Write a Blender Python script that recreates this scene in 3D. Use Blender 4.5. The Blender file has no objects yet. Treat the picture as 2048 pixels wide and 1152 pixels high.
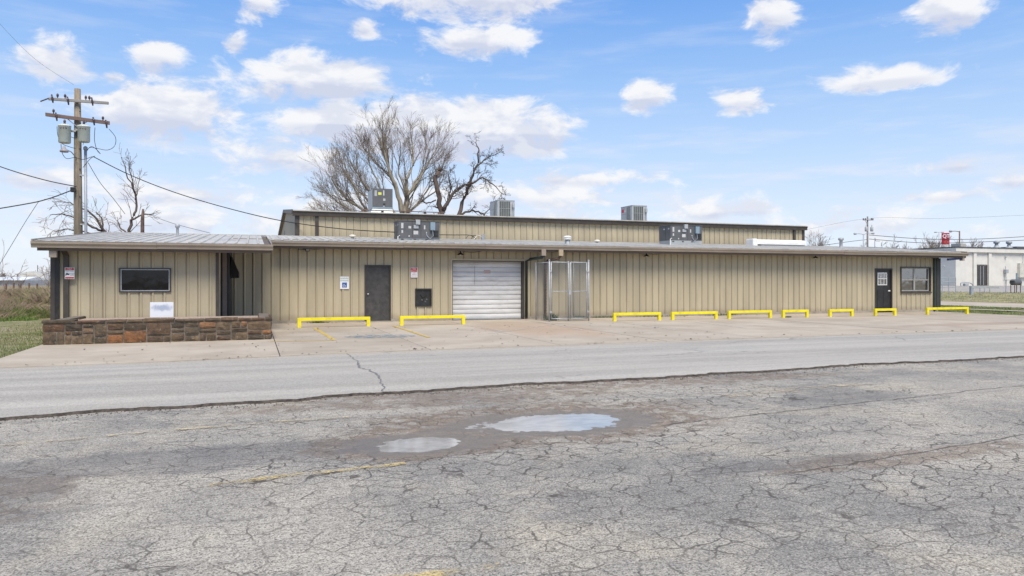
import bpy, bmesh, math, random
from mathutils import Vector, noise as mnoise
random.seed(7)
R = math.radians
S = bpy.context.scene
COL = S.collection

# ------------------------------------------------------------------ camera, sky, sun, exposure
F, YAW, H, HOR = 1460.0, R(19.5), 1.5, 562.0
sY, cY = math.sin(YAW), math.cos(YAW)
cam_d = bpy.data.cameras.new('camera')
cam = bpy.data.objects.new('camera', cam_d)
COL.objects.link(cam)
S.camera = cam
cam.location = (0, 0, H)
cam.rotation_euler = (R(90), 0, -YAW)
cam_d.sensor_width = 36.0
cam_d.lens = 36.0 * F / 2048.0
cam_d.shift_y = -(576 - HOR) / 2048.0
cam_d.clip_end = 6000
cam_d.clip_start = 0.05
S.render.resolution_x, S.render.resolution_y = 1024, 576
S.view_settings.view_transform = 'Standard'
S.view_settings.look = 'None'
S.view_settings.gamma = 1
S.view_settings.use_curve_mapping = False
S.view_settings.exposure = 1.60

SUN_EL, SUN_AZ = R(58), R(186)          # azimuth from +Y clockwise: behind the viewer
sun_d = bpy.data.lights.new('sun', 'SUN')
sun_d.energy = 1.5
sun_d.angle = R(28)
sun_d.color = (1.0, 0.91, 0.77)
sun = bpy.data.objects.new('sun', sun_d)
COL.objects.link(sun)
sv = Vector((math.sin(SUN_AZ) * math.cos(SUN_EL), math.cos(SUN_AZ) * math.cos(SUN_EL), math.sin(SUN_EL)))
sun.rotation_euler = sv.to_track_quat('Z', 'Y').to_euler()
sun.location = (0, -20, 40)


class NT:
    """small node-tree writer"""
    def __init__(self, tree):
        self.t = tree
        self.t.nodes.clear()

    def n(self, typ, ins=None, **props):
        nd = self.t.nodes.new(typ)
        for k, v in props.items():
            setattr(nd, k, v)
        if ins:
            for k, v in ins.items():
                self.put(nd.inputs[k], v)
        return nd

    def put(self, sock, v):
        if isinstance(v, bpy.types.NodeSocket):
            self.t.links.new(v, sock)
        elif isinstance(v, (tuple, list)) and len(v) == 3 and sock.type == 'RGBA':
            sock.default_value = (*v, 1)
        else:
            sock.default_value = v

    def m(self, op, a, b=0.0, c=None, clamp=False):
        nd = self.t.nodes.new('ShaderNodeMath')
        nd.operation = op
        nd.use_clamp = clamp
        self.put(nd.inputs[0], a)
        self.put(nd.inputs[1], b)
        if c is not None:
            self.put(nd.inputs[2], c)
        return nd.outputs[0]

    def v(self, op, a, b=(0, 0, 0)):
        nd = self.t.nodes.new('ShaderNodeVectorMath')
        nd.operation = op
        self.put(nd.inputs[0], a)
        if op == 'SCALE':
            self.put(nd.inputs[3], b)
        else:
            self.put(nd.inputs[1], b)
        return nd.outputs[1] if op in ('LENGTH', 'DOT_PRODUCT', 'DISTANCE') else nd.outputs[0]

    def ramp(self, x, lo, hi, a=0.0, b=1.0, smooth=True):
        nd = self.t.nodes.new('ShaderNodeMapRange')
        nd.interpolation_type = 'SMOOTHSTEP' if smooth else 'LINEAR'
        nd.clamp = True
        self.put(nd.inputs[0], x)
        for i, q in enumerate((lo, hi, a, b)):
            self.put(nd.inputs[1 + i], q)
        return nd.outputs[0]

    def mix(self, f, a, b, mode='MIX'):
        nd = self.t.nodes.new('ShaderNodeMix')
        nd.data_type = 'RGBA'
        nd.blend_type = mode
        self.put(nd.inputs[0], f)
        self.put(nd.inputs[6], a)
        self.put(nd.inputs[7], b)
        return nd.outputs[2]

    def noise(self, vec, scale, detail=4, rough=0.55, dist=0.0):
        nd = self.n('ShaderNodeTexNoise', {'Vector': vec, 'Scale': scale, 'Detail': detail, 'Roughness': rough, 'Distortion': dist})
        return nd.outputs[0]

    def noisec(self, vec, scale, detail=3):
        nd = self.n('ShaderNodeTexNoise', {'Vector': vec, 'Scale': scale, 'Detail': detail})
        return nd.outputs[1]

    def vor(self, vec, scale, feature='F1', rnd=1.0):
        nd = self.n('ShaderNodeTexVoronoi', {'Vector': vec, 'Scale': scale, 'Randomness': rnd}, feature=feature)
        return nd

    def xyz(self, vec):
        nd = self.n('ShaderNodeSeparateXYZ', {0: vec})
        return nd.outputs[0], nd.outputs[1], nd.outputs[2]

    def comb(self, x, y, z=0.0):
        return self.n('ShaderNodeCombineXYZ', {0: x, 1: y, 2: z}).outputs[0]


world = bpy.data.worlds.new('World')
S.world = world
world.use_nodes = True
w = NT(world.node_tree)
sky = w.n('ShaderNodeTexSky', sky_type='NISHITA', sun_disc=False, sun_elevation=SUN_EL, sun_rotation=SUN_AZ,
          air_density=1.0, dust_density=0.6, ozone_density=2.5, altitude=100)
gdir = w.n('ShaderNodeTexCoord').outputs['Generated']
dx, dy, dz = w.xyz(w.v('NORMALIZE', gdir))
az = w.m('MULTIPLY', w.m('ARCTAN2', dx, dy), 57.2958)
el = w.m('MULTIPLY', w.m('ARCSINE', dz), 57.2958)
ael = w.comb(az, el)
# the clouds stand at fixed compass bearings and heights (degrees): bearing, height, half-width, half-height, weight
CLOUDS = [(-12.4, 14.4, 3.0, 1.7, 1), (-6.5, 15.6, 2.3, 1.5, 1), (-1.0, 17.0, 1.4, .9, .9), (-9.2, 13.8, .9, .5, .7),
          (-6.2, 11.6, 5.2, 2.4, 1.15), (5.2, 14.9, 7.6, 2.4, 1.1), (13.6, 11.7, 11.8, 2.9, 1.7), (16.5, 21.2, 10.5, 1.9, 1.2), (20.5, 11.4, 4.5, 2.2, 1.2), (6.5, 11.9, 6.0, 1.9, 1.9),
          (16.6, 18.2, 5.0, 1.4, 1), (.4, 20.0, 1.9, 1.6, 1), (39.3, 19.1, 2.4, 2.2, 1), (50.2, 17.6, 2.9, 2.0, 1),
          (46.7, 13.9, 4.4, .95, 1), (29.7, 13.9, 1.9, 1.1, .9), (36.8, 13.3, 2.3, 1.1, .9), (3.0, 9.2, 5.6, 1.7, 1.05),
          (24.4, 7.9, 6.0, .8, .7), (35.7, 5.3, 4.6, .9, .6), (50.8, 7.7, 2.2, .7, .7), (53.8, 6.5, 1.8, .8, .7),
          (-5.5, 6.1, 7.0, 1.1, .7), (-13.5, 6.7, 5.6, .9, .7), (8.2, 18.8, 1.2, .8, .7), (50.5, 5.8, 4.0, .7, .6),
          (-4, 4.2, 13, 1.5, .62), (8, 5.6, 9, 1.2, .55), (20, 6.6, 9, 1.2, .5), (44, 4.0, 9, 1.2, .55), (35, 3.4, 10, 1.1, .5), (24, 4.6, 7, 1.0, .45)]
mx = None
vsum = None
for (a0, e0, ra, re, wt) in CLOUDS:
    q = w.v('DIVIDE', w.v('SUBTRACT', ael, (a0, e0, 0)), (ra * .98, re * 1.02, 1))
    d = w.m('MULTIPLY', w.m('SUBTRACT', 1.0, w.v('LENGTH', q)), wt)
    mx = d if mx is None else w.m('MAXIMUM', mx, d)
    vt = w.m('MULTIPLY', w.m('MAXIMUM', d, 0.0), w.xyz(q)[1])
    vsum = vt if vsum is None else w.m('ADD', vsum, vt)
# elsewhere in the sky the same sort of scattered cloud, from noise
cv = w.comb(w.m('MULTIPLY', az, 0.045), w.m('MULTIPLY', el, 0.115))
cv3 = w.v('MULTIPLY', gdir, (6.5, 6.5, 13.0))
far_field = w.ramp(w.noise(cv3, 0.55, 2), 0.50, 0.72, -1.0, 0.75, smooth=False)
outv = w.m('MAXIMUM', w.ramp(el, 22.5, 27, 0, 1), w.ramp(w.m('ABSOLUTE', w.m('SUBTRACT', az, 19.5)), 38, 44, 0, 1))
far_field = w.m('SUBTRACT', far_field, w.m('MULTIPLY', w.m('SUBTRACT', 1.0, outv), 1.2))
mx = w.m('MAXIMUM', w.m('MAXIMUM', mx, -1.0), far_field)
n1 = w.noise(cv3, 2.3, 5, 0.62, 0.3)
n2 = w.noise(w.v('ADD', cv3, (0.05, 0.03, 0.34)), 2.3, 3, 0.55, 0.3)
dens_raw = w.m('ADD', mx, w.m('MULTIPLY', w.m('SUBTRACT', n1, 0.5), 2.9))
dens = w.ramp(dens_raw, -0.06, 0.62, 0, 0.96)
shade = w.m('ADD', w.ramp(w.m('SUBTRACT', n2, n1), -0.12, 0.12, 0.0, .60), w.ramp(vsum, 0.02, -0.22, 0, .62), clamp=True)
wisp = w.m('MULTIPLY', w.ramp(w.noise(w.comb(w.m('MULTIPLY', az, 0.08), w.m('MULTIPLY', el, 0.55)), 1.3, 6, 0.6), 0.45, 0.75, 0, 1), w.ramp(el, 1, 16, 0.95, 0.22))
CK = 1.0 / 2 ** S.view_settings.exposure
lo = tuple(q * CK for q in (0.645, 0.69, 0.835))
hi = tuple(q * CK for q in (0.95, 0.955, 0.975))
cloudc = w.mix(shade, hi, lo)
hazec = tuple(q * CK for q in (0.80, 0.84, 0.935))
skyc = w.mix(1.0, sky.outputs[0], (0.080, 0.084, 0.093), 'MULTIPLY')
bl = w.n('ShaderNodeValToRGB', {0: w.m('DIVIDE', el, 90)})
cr = bl.color_ramp
stops = [(0.0, (.80, .84, .93)), (.055, (.68, .775, .925)), (.11, (.50, .67, .92)), (.17, (.32, .535, .895)), (.24, (.15, .37, .84)), (.6, (.15, .31, .66)), (1, (.13, .27, .58))]
while len(cr.elements) < len(stops):
    cr.elements.new(0.5)
for e_, (p_, c_) in zip(cr.elements, stops):
    e_.position = p_
    e_.color = (*[q * CK for q in c_], 1)
base = w.mix(0.88, skyc, bl.outputs[0])
base = w.mix(wisp, base, hazec)
skyfin = w.mix(dens, base, cloudc)
world.cycles.sampling_method = 'MANUAL'
world.cycles.sample_map_resolution = 512
S.cycles.max_bounces = 4
S.cycles.diffuse_bounces = 2
S.cycles.glossy_bounces = 3
bg = w.n('ShaderNodeBackground', {'Color': skyfin, 'Strength': 1.0})
w.t.links.new(bg.outputs[0], w.n('ShaderNodeOutputWorld').inputs[0])


# ------------------------------------------------------------------ placing helpers (photo measurements -> metres)
def at(x, y, Y):
    u = (x - 1024) / F
    d = Y / (cY - u * sY)
    return Vector(((sY + u * cY) * d, Y, H + (HOR - y) / F * d))


def gd(x, y, z=0.0):
    d = (H - z) * F / (y - HOR)
    u = (x - 1024) / F
    return Vector(((sY + u * cY) * d, (cY - u * sY) * d, z))


def dist(x, d, z=0.0):
    u = (x - 1024) / F
    return Vector(((sY + u * cY) * d, (cY - u * sY) * d, z))


# ------------------------------------------------------------------ mesh helpers
class MB:
    def __init__(self):
        self.v, self.f, self.m = [], [], []

    def quad(self, pts, mi=0):
        n = len(self.v)
        self.v += [tuple(p) for p in pts]
        self.f.append(tuple(range(n, n + len(pts))))
        self.m.append(mi)
        return self

    def box(self, a, b, mi=0):
        (x0, y0, z0), (x1, y1, z1) = a, b
        n = len(self.v)
        self.v += [(x0, y0, z0), (x1, y0, z0), (x1, y1, z0), (x0, y1, z0), (x0, y0, z1), (x1, y0, z1), (x1, y1, z1), (x0, y1, z1)]
        for q in ((3, 2, 1, 0), (4, 5, 6, 7), (0, 1, 5, 4), (1, 2, 6, 5), (2, 3, 7, 6), (3, 0, 4, 7)):
            self.f.append(tuple(n + i for i in q))
            self.m.append(mi)
        return self

    def bbox(self, a, b, r=0.01, mi=0):
        """box with chamfered edges"""
        bm = bmesh.new()
        bmesh.ops.create_cube(bm, size=1)
        for v in bm.verts:
            for i in range(3):
                v.co[i] = a[i] if v.co[i] < 0 else b[i]
        bmesh.ops.bevel(bm, geom=bm.edges[:] + bm.verts[:], offset=r, segments=2, affect='EDGES', profile=0.6)
        return self.addbm(bm, mi)

    def addbm(self, bm, mi=0):
        n = len(self.v)
        bm.verts.index_update()
        self.v += [tuple(v.co) for v in bm.verts]
        for f in bm.faces:
            self.f.append(tuple(n + v.index for v in f.verts))
            self.m.append(mi)
        bm.free()
        return self

    def tube(self, pts, rad, sides=6, cap=True, mi=0):
        pts = [Vector(p) for p in pts]
        if not isinstance(rad, (list, tuple)):
            rad = [rad] * len(pts)
        n = len(self.v)
        k = len(pts)
        for i, p in enumerate(pts):
            t = (pts[min(i + 1, k - 1)] - pts[max(i - 1, 0)])
            if t.length < 1e-9:
                t = Vector((0, 0, 1))
            t.normalize()
            a = t.cross(Vector((0.13, 0.31, 0.94)) if abs(t.z) < .9 else Vector((1, 0.1, 0))).normalized()
            b = t.cross(a)
            for j in range(sides):
                th = 2 * math.pi * j / sides
                q = p + (a * math.cos(th) + b * math.sin(th)) * rad[i]
                self.v.append((q.x, q.y, q.z))
        for i in range(k - 1):
            for j in range(sides):
                j2 = (j + 1) % sides
                self.f.append((n + i * sides + j, n + i * sides + j2, n + (i + 1) * sides + j2, n + (i + 1) * sides + j))
                self.m.append(mi)
        if cap:
            self.f.append(tuple(n + j for j in reversed(range(sides))))
            self.f.append(tuple(n + (k - 1) * sides + j for j in range(sides)))
            self.m += [mi, mi]
        return self

    def lathe(self, c, prof, sides=14, mi=0):
        """prof: list of (radius, z) from bottom to top"""
        n = len(self.v)
        for (r, z) in prof:
            for j in range(sides):
                th = 2 * math.pi * j / sides
                self.v.append((c[0] + r * math.cos(th), c[1] + r * math.sin(th), c[2] + z))
        for i in range(len(prof) - 1):
            for j in range(sides):
                j2 = (j + 1) % sides
                self.f.append((n + i * sides + j, n + i * sides + j2, n + (i + 1) * sides + j2, n + (i + 1) * sides + j))
                self.m.append(mi)
        self.f.append(tuple(n + j for j in reversed(range(sides))))
        self.f.append(tuple(n + (len(prof) - 1) * sides + j for j in range(sides)))
        self.m += [mi, mi]
        return self

    def prism(self, poly, axis, a, b, mi=0):
        """poly in the two other axes, extruded along axis (0,1,2) from a to b"""
        def mk(p, t):
            if axis == 0:
                return (t, p[0], p[1])
            if axis == 1:
                return (p[0], t, p[1])
            return (p[0], p[1], t)
        n = len(self.v)
        k = len(poly)
        self.v += [mk(p, a) for p in poly] + [mk(p, b) for p in poly]
        self.f.append(tuple(n + i for i in reversed(range(k))))
        self.f.append(tuple(n + k + i for i in range(k)))
        for i in range(k):
            j = (i + 1) % k
            self.f.append((n + i, n + j, n + k + j, n + k + i))
        self.m += [mi] * (k + 2)
        return self

    def mesh(self, name, mats, fix=True):
        me = bpy.data.meshes.new(name)
        me.from_pydata(self.v, [], self.f)
        for mt in (mats if isinstance(mats, (list, tuple)) else [mats]):
            me.materials.append(mt)
        if any(self.m):
            me.polygons.foreach_set('material_index', self.m)
        if fix:
            bm = bmesh.new()
            bm.from_mesh(me)
            bmesh.ops.recalc_face_normals(bm, faces=bm.faces[:])
            bm.to_mesh(me)
            bm.free()
        me.update()
        return me

    def build(self, name, mats, parent=None, smooth=False, fix=True):
        me = self.mesh(name, mats, fix)
        if smooth:
            me.polygons.foreach_set('use_smooth', [True] * len(me.polygons))
        return link(name, me, parent)


def link(name, me, parent=None):
    o = bpy.data.objects.new(name, me)
    COL.objects.link(o)
    if parent is not None:
        o.parent = parent
        if parent.type == 'EMPTY':
            o.matrix_parent_inverse = parent.matrix_basis.inverted()
    return o


def tag(o, label=None, cat=None, group=None, kind=None):
    if label:
        o['label'] = label
    if cat:
        o['category'] = cat
    if group:
        o['group'] = group
    if kind:
        o['kind'] = kind
    return o


def thing(name, loc, label, cat, group=None):
    o = bpy.data.objects.new(name, None)
    o.empty_display_size = 0.2
    COL.objects.link(o)
    o.location = loc
    return tag(o, label, cat, group)


# ------------------------------------------------------------------ materials
MATS = {}


def newmat(name):
    mt = bpy.data.materials.new(name)
    mt.use_nodes = True
    t = NT(mt.node_tree)
    b = t.n('ShaderNodeBsdfPrincipled')
    out = t.n('ShaderNodeOutputMaterial')
    t.t.links.new(b.outputs[0], out.inputs[0])
    MATS[name] = mt
    pos = t.n('ShaderNodeNewGeometry').outputs['Position']
    return mt, t, b, pos


def simple(name, col, rough=0.6, var=0.12, scale=3.0, bump=0.0, bscale=60.0, metal=0.0, stretch=(1, 1, 1), dirt=None, dirt_amt=0.0, spec=None, rnd=0.0):
    mt, t, b, pos = newmat(name)
    p = t.v('MULTIPLY', pos, stretch)
    n = t.noise(p, scale, 5, 0.62)
    lo = tuple(max(0, q * (1 - var * 1.5)) for q in col)
    hi = tuple(min(1, q * (1 + var)) for q in col)
    c = t.mix(t.ramp(n, 0.28, 0.72), lo, hi)
    n2 = t.noise(pos, scale * 9, 3)
    c = t.mix(t.ramp(n2, 0.45, 0.8, 0, var * 1.2), c, tuple(q * .5 for q in col))
    if dirt:
        dm = t.m('MULTIPLY', t.ramp(t.noise(p, scale * 0.7, 6, 0.68), 0.50, 0.70), dirt_amt)
        c = t.mix(dm, c, dirt)
    if rnd:
        oi = t.n('ShaderNodeObjectInfo').outputs['Random']
        c = t.mix(1.0, c, t.n('ShaderNodeCombineColor', {0: t.ramp(oi, 0, 1, 1 - rnd, 1 + rnd * .4), 1: t.ramp(oi, 0, 1, 1 - rnd, 1 + rnd * .4), 2: t.ramp(oi, 0, 1, 1 - rnd, 1 + rnd * .4)}).outputs[0], 'MULTIPLY')
    if name == 'tan_metal_siding':
        zz_ = t.xyz(pos)[2]
        sp_ = t.m('SUBTRACT', zz_, t.m('MULTIPLY', t.noise(t.v('MULTIPLY', pos, (1, 1, .3)), 1.7, 5, .65), .55))
        c = t.mix(t.ramp(sp_, .08, -.15, 0, .5), c, (.25, .20, .145))
    t.put(b.inputs['Base Color'], c)
    t.put(b.inputs['Roughness'], t.ramp(n, 0.2, 0.8, max(.02, rough - .08), min(1, rough + .08)))
    b.inputs['Metallic'].default_value = metal
    if spec is not None:
        b.inputs['Specular IOR Level'].default_value = spec
    if bump:
        bn = t.n('ShaderNodeBump', {'Height': t.noise(pos, bscale, 4), 'Strength': bump, 'Distance': 0.02})
        t.put(b.inputs['Normal'], bn.outputs[0])
    return mt


TAN = simple('tan_metal_siding', (.45, .388, .268), .62, .08, 1.3, .12, 130, stretch=(1.6, 1, .22), dirt=(.28, .225, .155), dirt_amt=.30, rnd=.05)
TANC = simple('tan_siding_core', (.20, .17, .115), .8, .06)
BROWN = simple('dark_brown_trim', (.060, .050, .043), .5, .15, 4)
GUTTER = simple('taupe_gutter', (.33, .275, .22), .5, .08, 1.2, dirt=(.20, .165, .13), dirt_amt=.5, stretch=(1, 1, 3))
ROOFM = simple('weathered_galvanized_roof', (.50, .475, .425), .55, .10, 1.5, .05, 50, dirt=(.33, .31, .27), dirt_amt=.55, stretch=(1, .35, 1), rnd=.08)
SOFF = simple('brown_soffit', (.13, .10, .08), .7, .1)
DOORG = simple('grey_steel_door_paint', (.055, .052, .050), .5, .22, 5, .06, 60, dirt=(.12, .11, .10), dirt_amt=.35)
BLACKP = simple('black_paint', (.022, .021, .021), .45, .25, 6, dirt=(.09, .085, .08), dirt_amt=.25)
WHITEP = simple('white_paint', (.78, .77, .74), .5, .06, 3)
GARW = simple('grimy_white_slats', (.66, .655, .64), .5, .08, 1.6, stretch=(.7, 1, 2.2), dirt=(.34, .32, .29), dirt_amt=.55, rnd=.05)
YEL = simple('yellow_barrier_paint', (.82, .70, .012), .45, .05, 5, .05, 80, dirt=(.45, .33, .04), dirt_amt=.45)
GALV = simple('galvanized_steel', (.40, .415, .43), .5, .12, 9, metal=.15)
WIREM = simple('chain_link_wire', (.34, .36, .37), .5, .1, 9, metal=.4)
CABLE = simple('black_cable', (.02, .02, .022), .6, .1)
HVACD = simple('dark_grey_unit_paint', (.105, .108, .113), .5, .10, 3, dirt=(.13, .13, .13), dirt_amt=.3)
HVACL = simple('light_grey_unit_paint', (.36, .38, .39), .5, .08, 3)
LOUV = simple('louver_dark', (.09, .10, .095), .6, .1)
STICK = simple('sticker_white', (.52, .52, .52), .6, .12, 14, dirt=(.25, .25, .27), dirt_amt=.5)
STICKY = simple('sticker_yellow', (.65, .65, .10), .6, .1, 14)
BLUEG = simple('blue_grey_box', (.22, .30, .36), .5, .08)
CREAM = simple('cream_block_wall', (.66, .64, .585), .8, .05, 1.2, .08, 40, dirt=(.54, .51, .45), dirt_amt=.4)
POLEW = simple('weathered_pole_wood', (.27, .225, .165), .9, .22, 3, .5, 30, stretch=(5, 5, .35), dirt=(.13, .105, .08), dirt_amt=.55)
ARMG = simple('grey_crossarm_wood', (.29, .28, .27), .85, .15, 4, stretch=(.5, 4, 4))
ARMB = simple('brown_crossarm_wood', (.17, .115, .10), .85, .15, 4, stretch=(.5, 4, 4))
TRANSF = simple('pale_green_transformer', (.60, .64, .58), .45, .06, 3)
PORC = simple('dark_porcelain', (.07, .045, .05), .3, .1)
GREYC = simple('grey_conduit', (.33, .36, .40), .45, .08, 3)
RUST = simple('rusty_pipe', (.155, .10, .078), .85, .3, 6, .2, 50)
BARKL = simple('pale_sycamore_bark', (.36, .315, .235), .9, .3, 4, .3, 20, stretch=(1, 1, .4))
BARKT = simple('greyish_brown_twigs', (.25, .205, .165), .9, .2, 2)
BARKD = simple('dark_brown_bark', (.12, .088, .072), .92, .3, 4, .3, 20, stretch=(1, 1, .4))
LEAFD = simple('dead_leaves', (.20, .12, .065), .9, .35, 8)
DEBRIS = simple('fallen_leaf_debris', (.085, .055, .035), .9, .5, 30)
BRUSH = simple('dry_brush', (.33, .25, .175), .95, .35, 1.1, dirt=(.19, .145, .10), dirt_amt=.6)
STRAW = simple('straw_grass', (.31, .28, .14), .95, .3, 1.2, dirt=(.15, .19, .05), dirt_amt=.8)
GRASSG = simple('green_grass', (.135, .175, .045), .95, .35, .9, dirt=(.30, .255, .13), dirt_amt=.75)
REDS = simple('sign_red', (.50, .03, .035), .45, .05)
REDQ = simple('sign_deep_red', (.40, .012, .035), .4, .05)
REDL = simple('price_panel_red', (.75, .03, .03), .4, .05)
SIGNW = simple('sign_white', (.80, .80, .80), .45, .03)
SIGNB = simple('sign_blue', (.02, .10, .36), .45, .05)
SIGNG = simple('sign_green_text', (.05, .25, .12), .5, .05)
SIGNK = simple('sign_black_print', (.03, .03, .03), .5, .05)
MORTAR = simple('stone_mortar', (.18, .15, .12), .95, .25, 6, .5, 50)
GRAVEL = simple('planter_gravel', (.42, .33, .27), .95, .35, 25, .6, 60)
DKGREEN = simple('dark_green_downspout', (.030, .045, .042), .5, .15)
NAVY = simple('navy_downspout', (.045, .05, .15), .5, .15)
INTER = simple('dim_interior', (.05, .05, .048), .9, .2)
CONCW = simple('foundation_concrete', (.33, .295, .245), .9, .12, 2.5, .3, 40, dirt=(.19, .165, .13), dirt_amt=.6)


def glass(name, base, ior, rough=.03):
    mt, t, b, pos = newmat(name)
    n = t.noise(pos, 2.2, 4, .6, .6)
    t.put(b.inputs['Base Color'], t.mix(t.ramp(n, .5, .72), base, tuple(q * 2.2 + .004 for q in base)))
    t.put(b.inputs['Roughness'], t.ramp(t.noise(pos, 9, 4), .4, .8, rough, rough + .09))
    b.inputs['IOR'].default_value = ior
    bn = t.n('ShaderNodeBump', {'Height': t.noise(pos, 1.6, 2), 'Strength': .10, 'Distance': .03})
    t.put(b.inputs['Normal'], bn.outputs[0])
    return mt


GLASSD = glass('dark_tinted_glass', (.006, .007, .009), 1.42)
GLASSR = glass('reflective_window_glass', (.016, .022, .022), 3.3)


def stone_mat():
    mt, t, b, pos = newmat('sandstone_block')
    oi = t.n('ShaderNodeObjectInfo').outputs['Random']
    cr = t.n('ShaderNodeValToRGB', {0: oi}).color_ramp
    ramp = [nd for nd in t.t.nodes if nd.type == 'VALTORGB'][0]
    cols = [(0, (.075, .056, .040)), (.18, (.14, .098, .062)), (.34, (.06, .048, .037)), (.5, (.18, .128, .08)), (.62, (.10, .078, .056)), (.78, (.135, .072, .042)), (.90, (.25, .115, .048)), (1, (.16, .13, .095))]
    while len(cr.elements) < len(cols):
        cr.elements.new(.5)
    for e_, (p_, c_) in zip(cr.elements, cols):
        e_.position = p_
        e_.color = (*c_, 1)
    n = t.noise(pos, 7, 6, .65)
    c = t.mix(t.ramp(n, .3, .7), t.mix(1, ramp.outputs[0], (.62, .6, .58), 'MULTIPLY'), t.mix(1, ramp.outputs[0], (1.35, 1.3, 1.22), 'MULTIPLY'))
    c = t.mix(t.m('MULTIPLY', t.ramp(t.noise(pos, 3.1, 6, .7), .52, .66), .75), c, (.045, .043, .035))
    c = t.mix(t.m('MULTIPLY', t.ramp(t.noise(pos, 11, 4, .6), .60, .72), .6), c, (.33, .30, .25))
    t.put(b.inputs['Base Color'], c)
    b.inputs['Roughness'].default_value = .92
    bn = t.n('ShaderNodeBump', {'Height': t.noise(pos, 28, 6, .7), 'Strength': .8, 'Distance': .03})
    t.put(b.inputs['Normal'], bn.outputs[0])
    return mt


STONE = stone_mat()


def lot_mat():
    mt, t, b, pos = newmat('old_cracked_asphalt')
    X, Y, Z = t.xyz(pos)
    P = t.comb(X, Y, 0.0)
    big = t.noise(P, .32, 5, .6, .3)
    mid = t.noise(P, 1.5, 5, .62)
    strk = t.noise(t.v('MULTIPLY', P, (.45, 2.4, 1)), 1.0, 4, .6, .4)
    c = t.mix(t.ramp(big, .38, .62), (.255, .238, .208), (.425, .385, .318))
    c = t.mix(t.m('MULTIPLY', t.ramp(mid, .45, .72), .6), c, (.48, .435, .355))
    c = t.mix(t.m('MULTIPLY', t.ramp(strk, .50, .74), .62), c, (.195, .183, .168))
    c = t.mix(t.m('MULTIPLY', t.ramp(t.noise(P, .8, 4, .6, .5), .52, .70), .65), c, (.47, .41, .31))
    # exposed stone chips
    ag = t.vor(P, 105)
    agc = t.n('ShaderNodeSeparateColor', {0: ag.outputs['Color']})
    ag2 = t.vor(P, 210)
    a2c = t.n('ShaderNodeSeparateColor', {0: ag2.outputs['Color']})
    fac = t.m('ADD', t.m('MULTIPLY', agc.outputs[0], .62), t.m('MULTIPLY', a2c.outputs[1], .55))
    mul = t.ramp(fac, .10, 1.1, .44, 1.58, smooth=False)
    c = t.mix(1.0, c, t.n('ShaderNodeCombineColor', {0: mul, 1: mul, 2: mul}).outputs[0], 'MULTIPLY')
    c = t.mix(t.ramp(agc.outputs[1], .90, .97, 0, .6), c, (.50, .46, .39))
    c = t.mix(t.ramp(agc.outputs[2], .84, .95, 0, .7), c, (.06, .057, .054))
    # mud stain round the wet hollow
    wob = t.noise(P, 1.3, 6, .65)
    wob2 = t.noise(P, 6.0, 4, .6)

    def blob(cx, cy, rx, ry, lo=.25, hi=-.15, k=1.1):
        q = t.v('DIVIDE', t.v('SUBTRACT', P, (cx, cy, 0)), (rx, ry, 1))
        d = t.m('SUBTRACT', t.v('LENGTH', q), 1.0)
        d = t.m('ADD', d, t.m('MULTIPLY', t.m('SUBTRACT', wob, .5), k))
        d = t.m('ADD', d, t.m('MULTIPLY', t.m('SUBTRACT', wob2, .5), .5))
        return t.ramp(d, lo, hi, 0, 1)
    mud = t.m('MAXIMUM', blob(3.1, 7.5, 2.0, 1.05), blob(1.5, 6.9, 1.0, .62))
    mud = t.m('MAXIMUM', mud, t.m('MULTIPLY', blob(2.4, 9.4, 2.6, .6), .8))
    mud = t.m('MAXIMUM', mud, t.m('MULTIPLY', blob(6.0, 9.75, 2.8, .42), .9))
    mud = t.m('MAXIMUM', mud, t.m('MULTIPLY', blob(-2.3, 6.2, 1.1, .8), .8))
    mud = t.m('MAXIMUM', mud, t.m('MULTIPLY', blob(5.4, 4.9, 1.5, .22), .75))
    wet = t.m('MAXIMUM', blob(3.1, 7.42, 1.25, .66), blob(1.5, 6.86, .74, .48))
    cells = t.vor(t.v('ADD', P, t.v('SCALE', t.noisec(P, 5.0), .10)), 7.5)
    cellv = t.n('ShaderNodeSeparateColor', {0: cells.outputs['Color']}).outputs[0]
    peek = t.m('MULTIPLY', t.ramp(cellv, .66, .72), t.m('SUBTRACT', 1.0, t.m('MULTIPLY', wet, .95)))
    mudf = t.m('MULTIPLY', t.m('MULTIPLY', mud, .86), t.m('SUBTRACT', 1.0, t.m('MULTIPLY', peek, .75)))
    mudc = t.mix(t.ramp(wob2, .35, .65), (.185, .140, .098), (.26, .20, .145))
    c = t.mix(mudf, c, t.mix(1.0, mudc, t.n('ShaderNodeCombineColor', {0: mul, 1: mul, 2: mul}).outputs[0], 'MULTIPLY'))
    c = t.mix(t.m('MULTIPLY', wet, .66), c, (.190, .165, .132))
    oil = t.m('MAXIMUM', blob(-2.6, 6.2, 1.3, .9), t.m('MULTIPLY', blob(-.6, 6.95, 2.0, .42), .85))
    oil = t.m('MAXIMUM', oil, t.m('MAXIMUM', t.m('MULTIPLY', blob(7.4, 7.7, 1.1, .30), .7), t.m('MULTIPLY', blob(4.3, 5.05, .9, .17), .8)))
    c = t.mix(t.m('MULTIPLY', oil, .45), c, (.125, .118, .115))
    # cracks: two generations of alligator cracking plus a few long runs
    warp = t.v('ADD', P, t.v('SCALE', t.v('SUBTRACT', t.noisec(P, 2.6, 3), (.5, .5, .5)), .20))
    warp = t.v('ADD', warp, t.v('SCALE', t.v('SUBTRACT', t.noisec(P, 20, 3), (.5, .5, .5)), .022))
    warpA = t.v('MULTIPLY', warp, (.82, 1.15, 1))
    e1 = t.vor(warpA, 5.2, 'DISTANCE_TO_EDGE').outputs['Distance']
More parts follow.
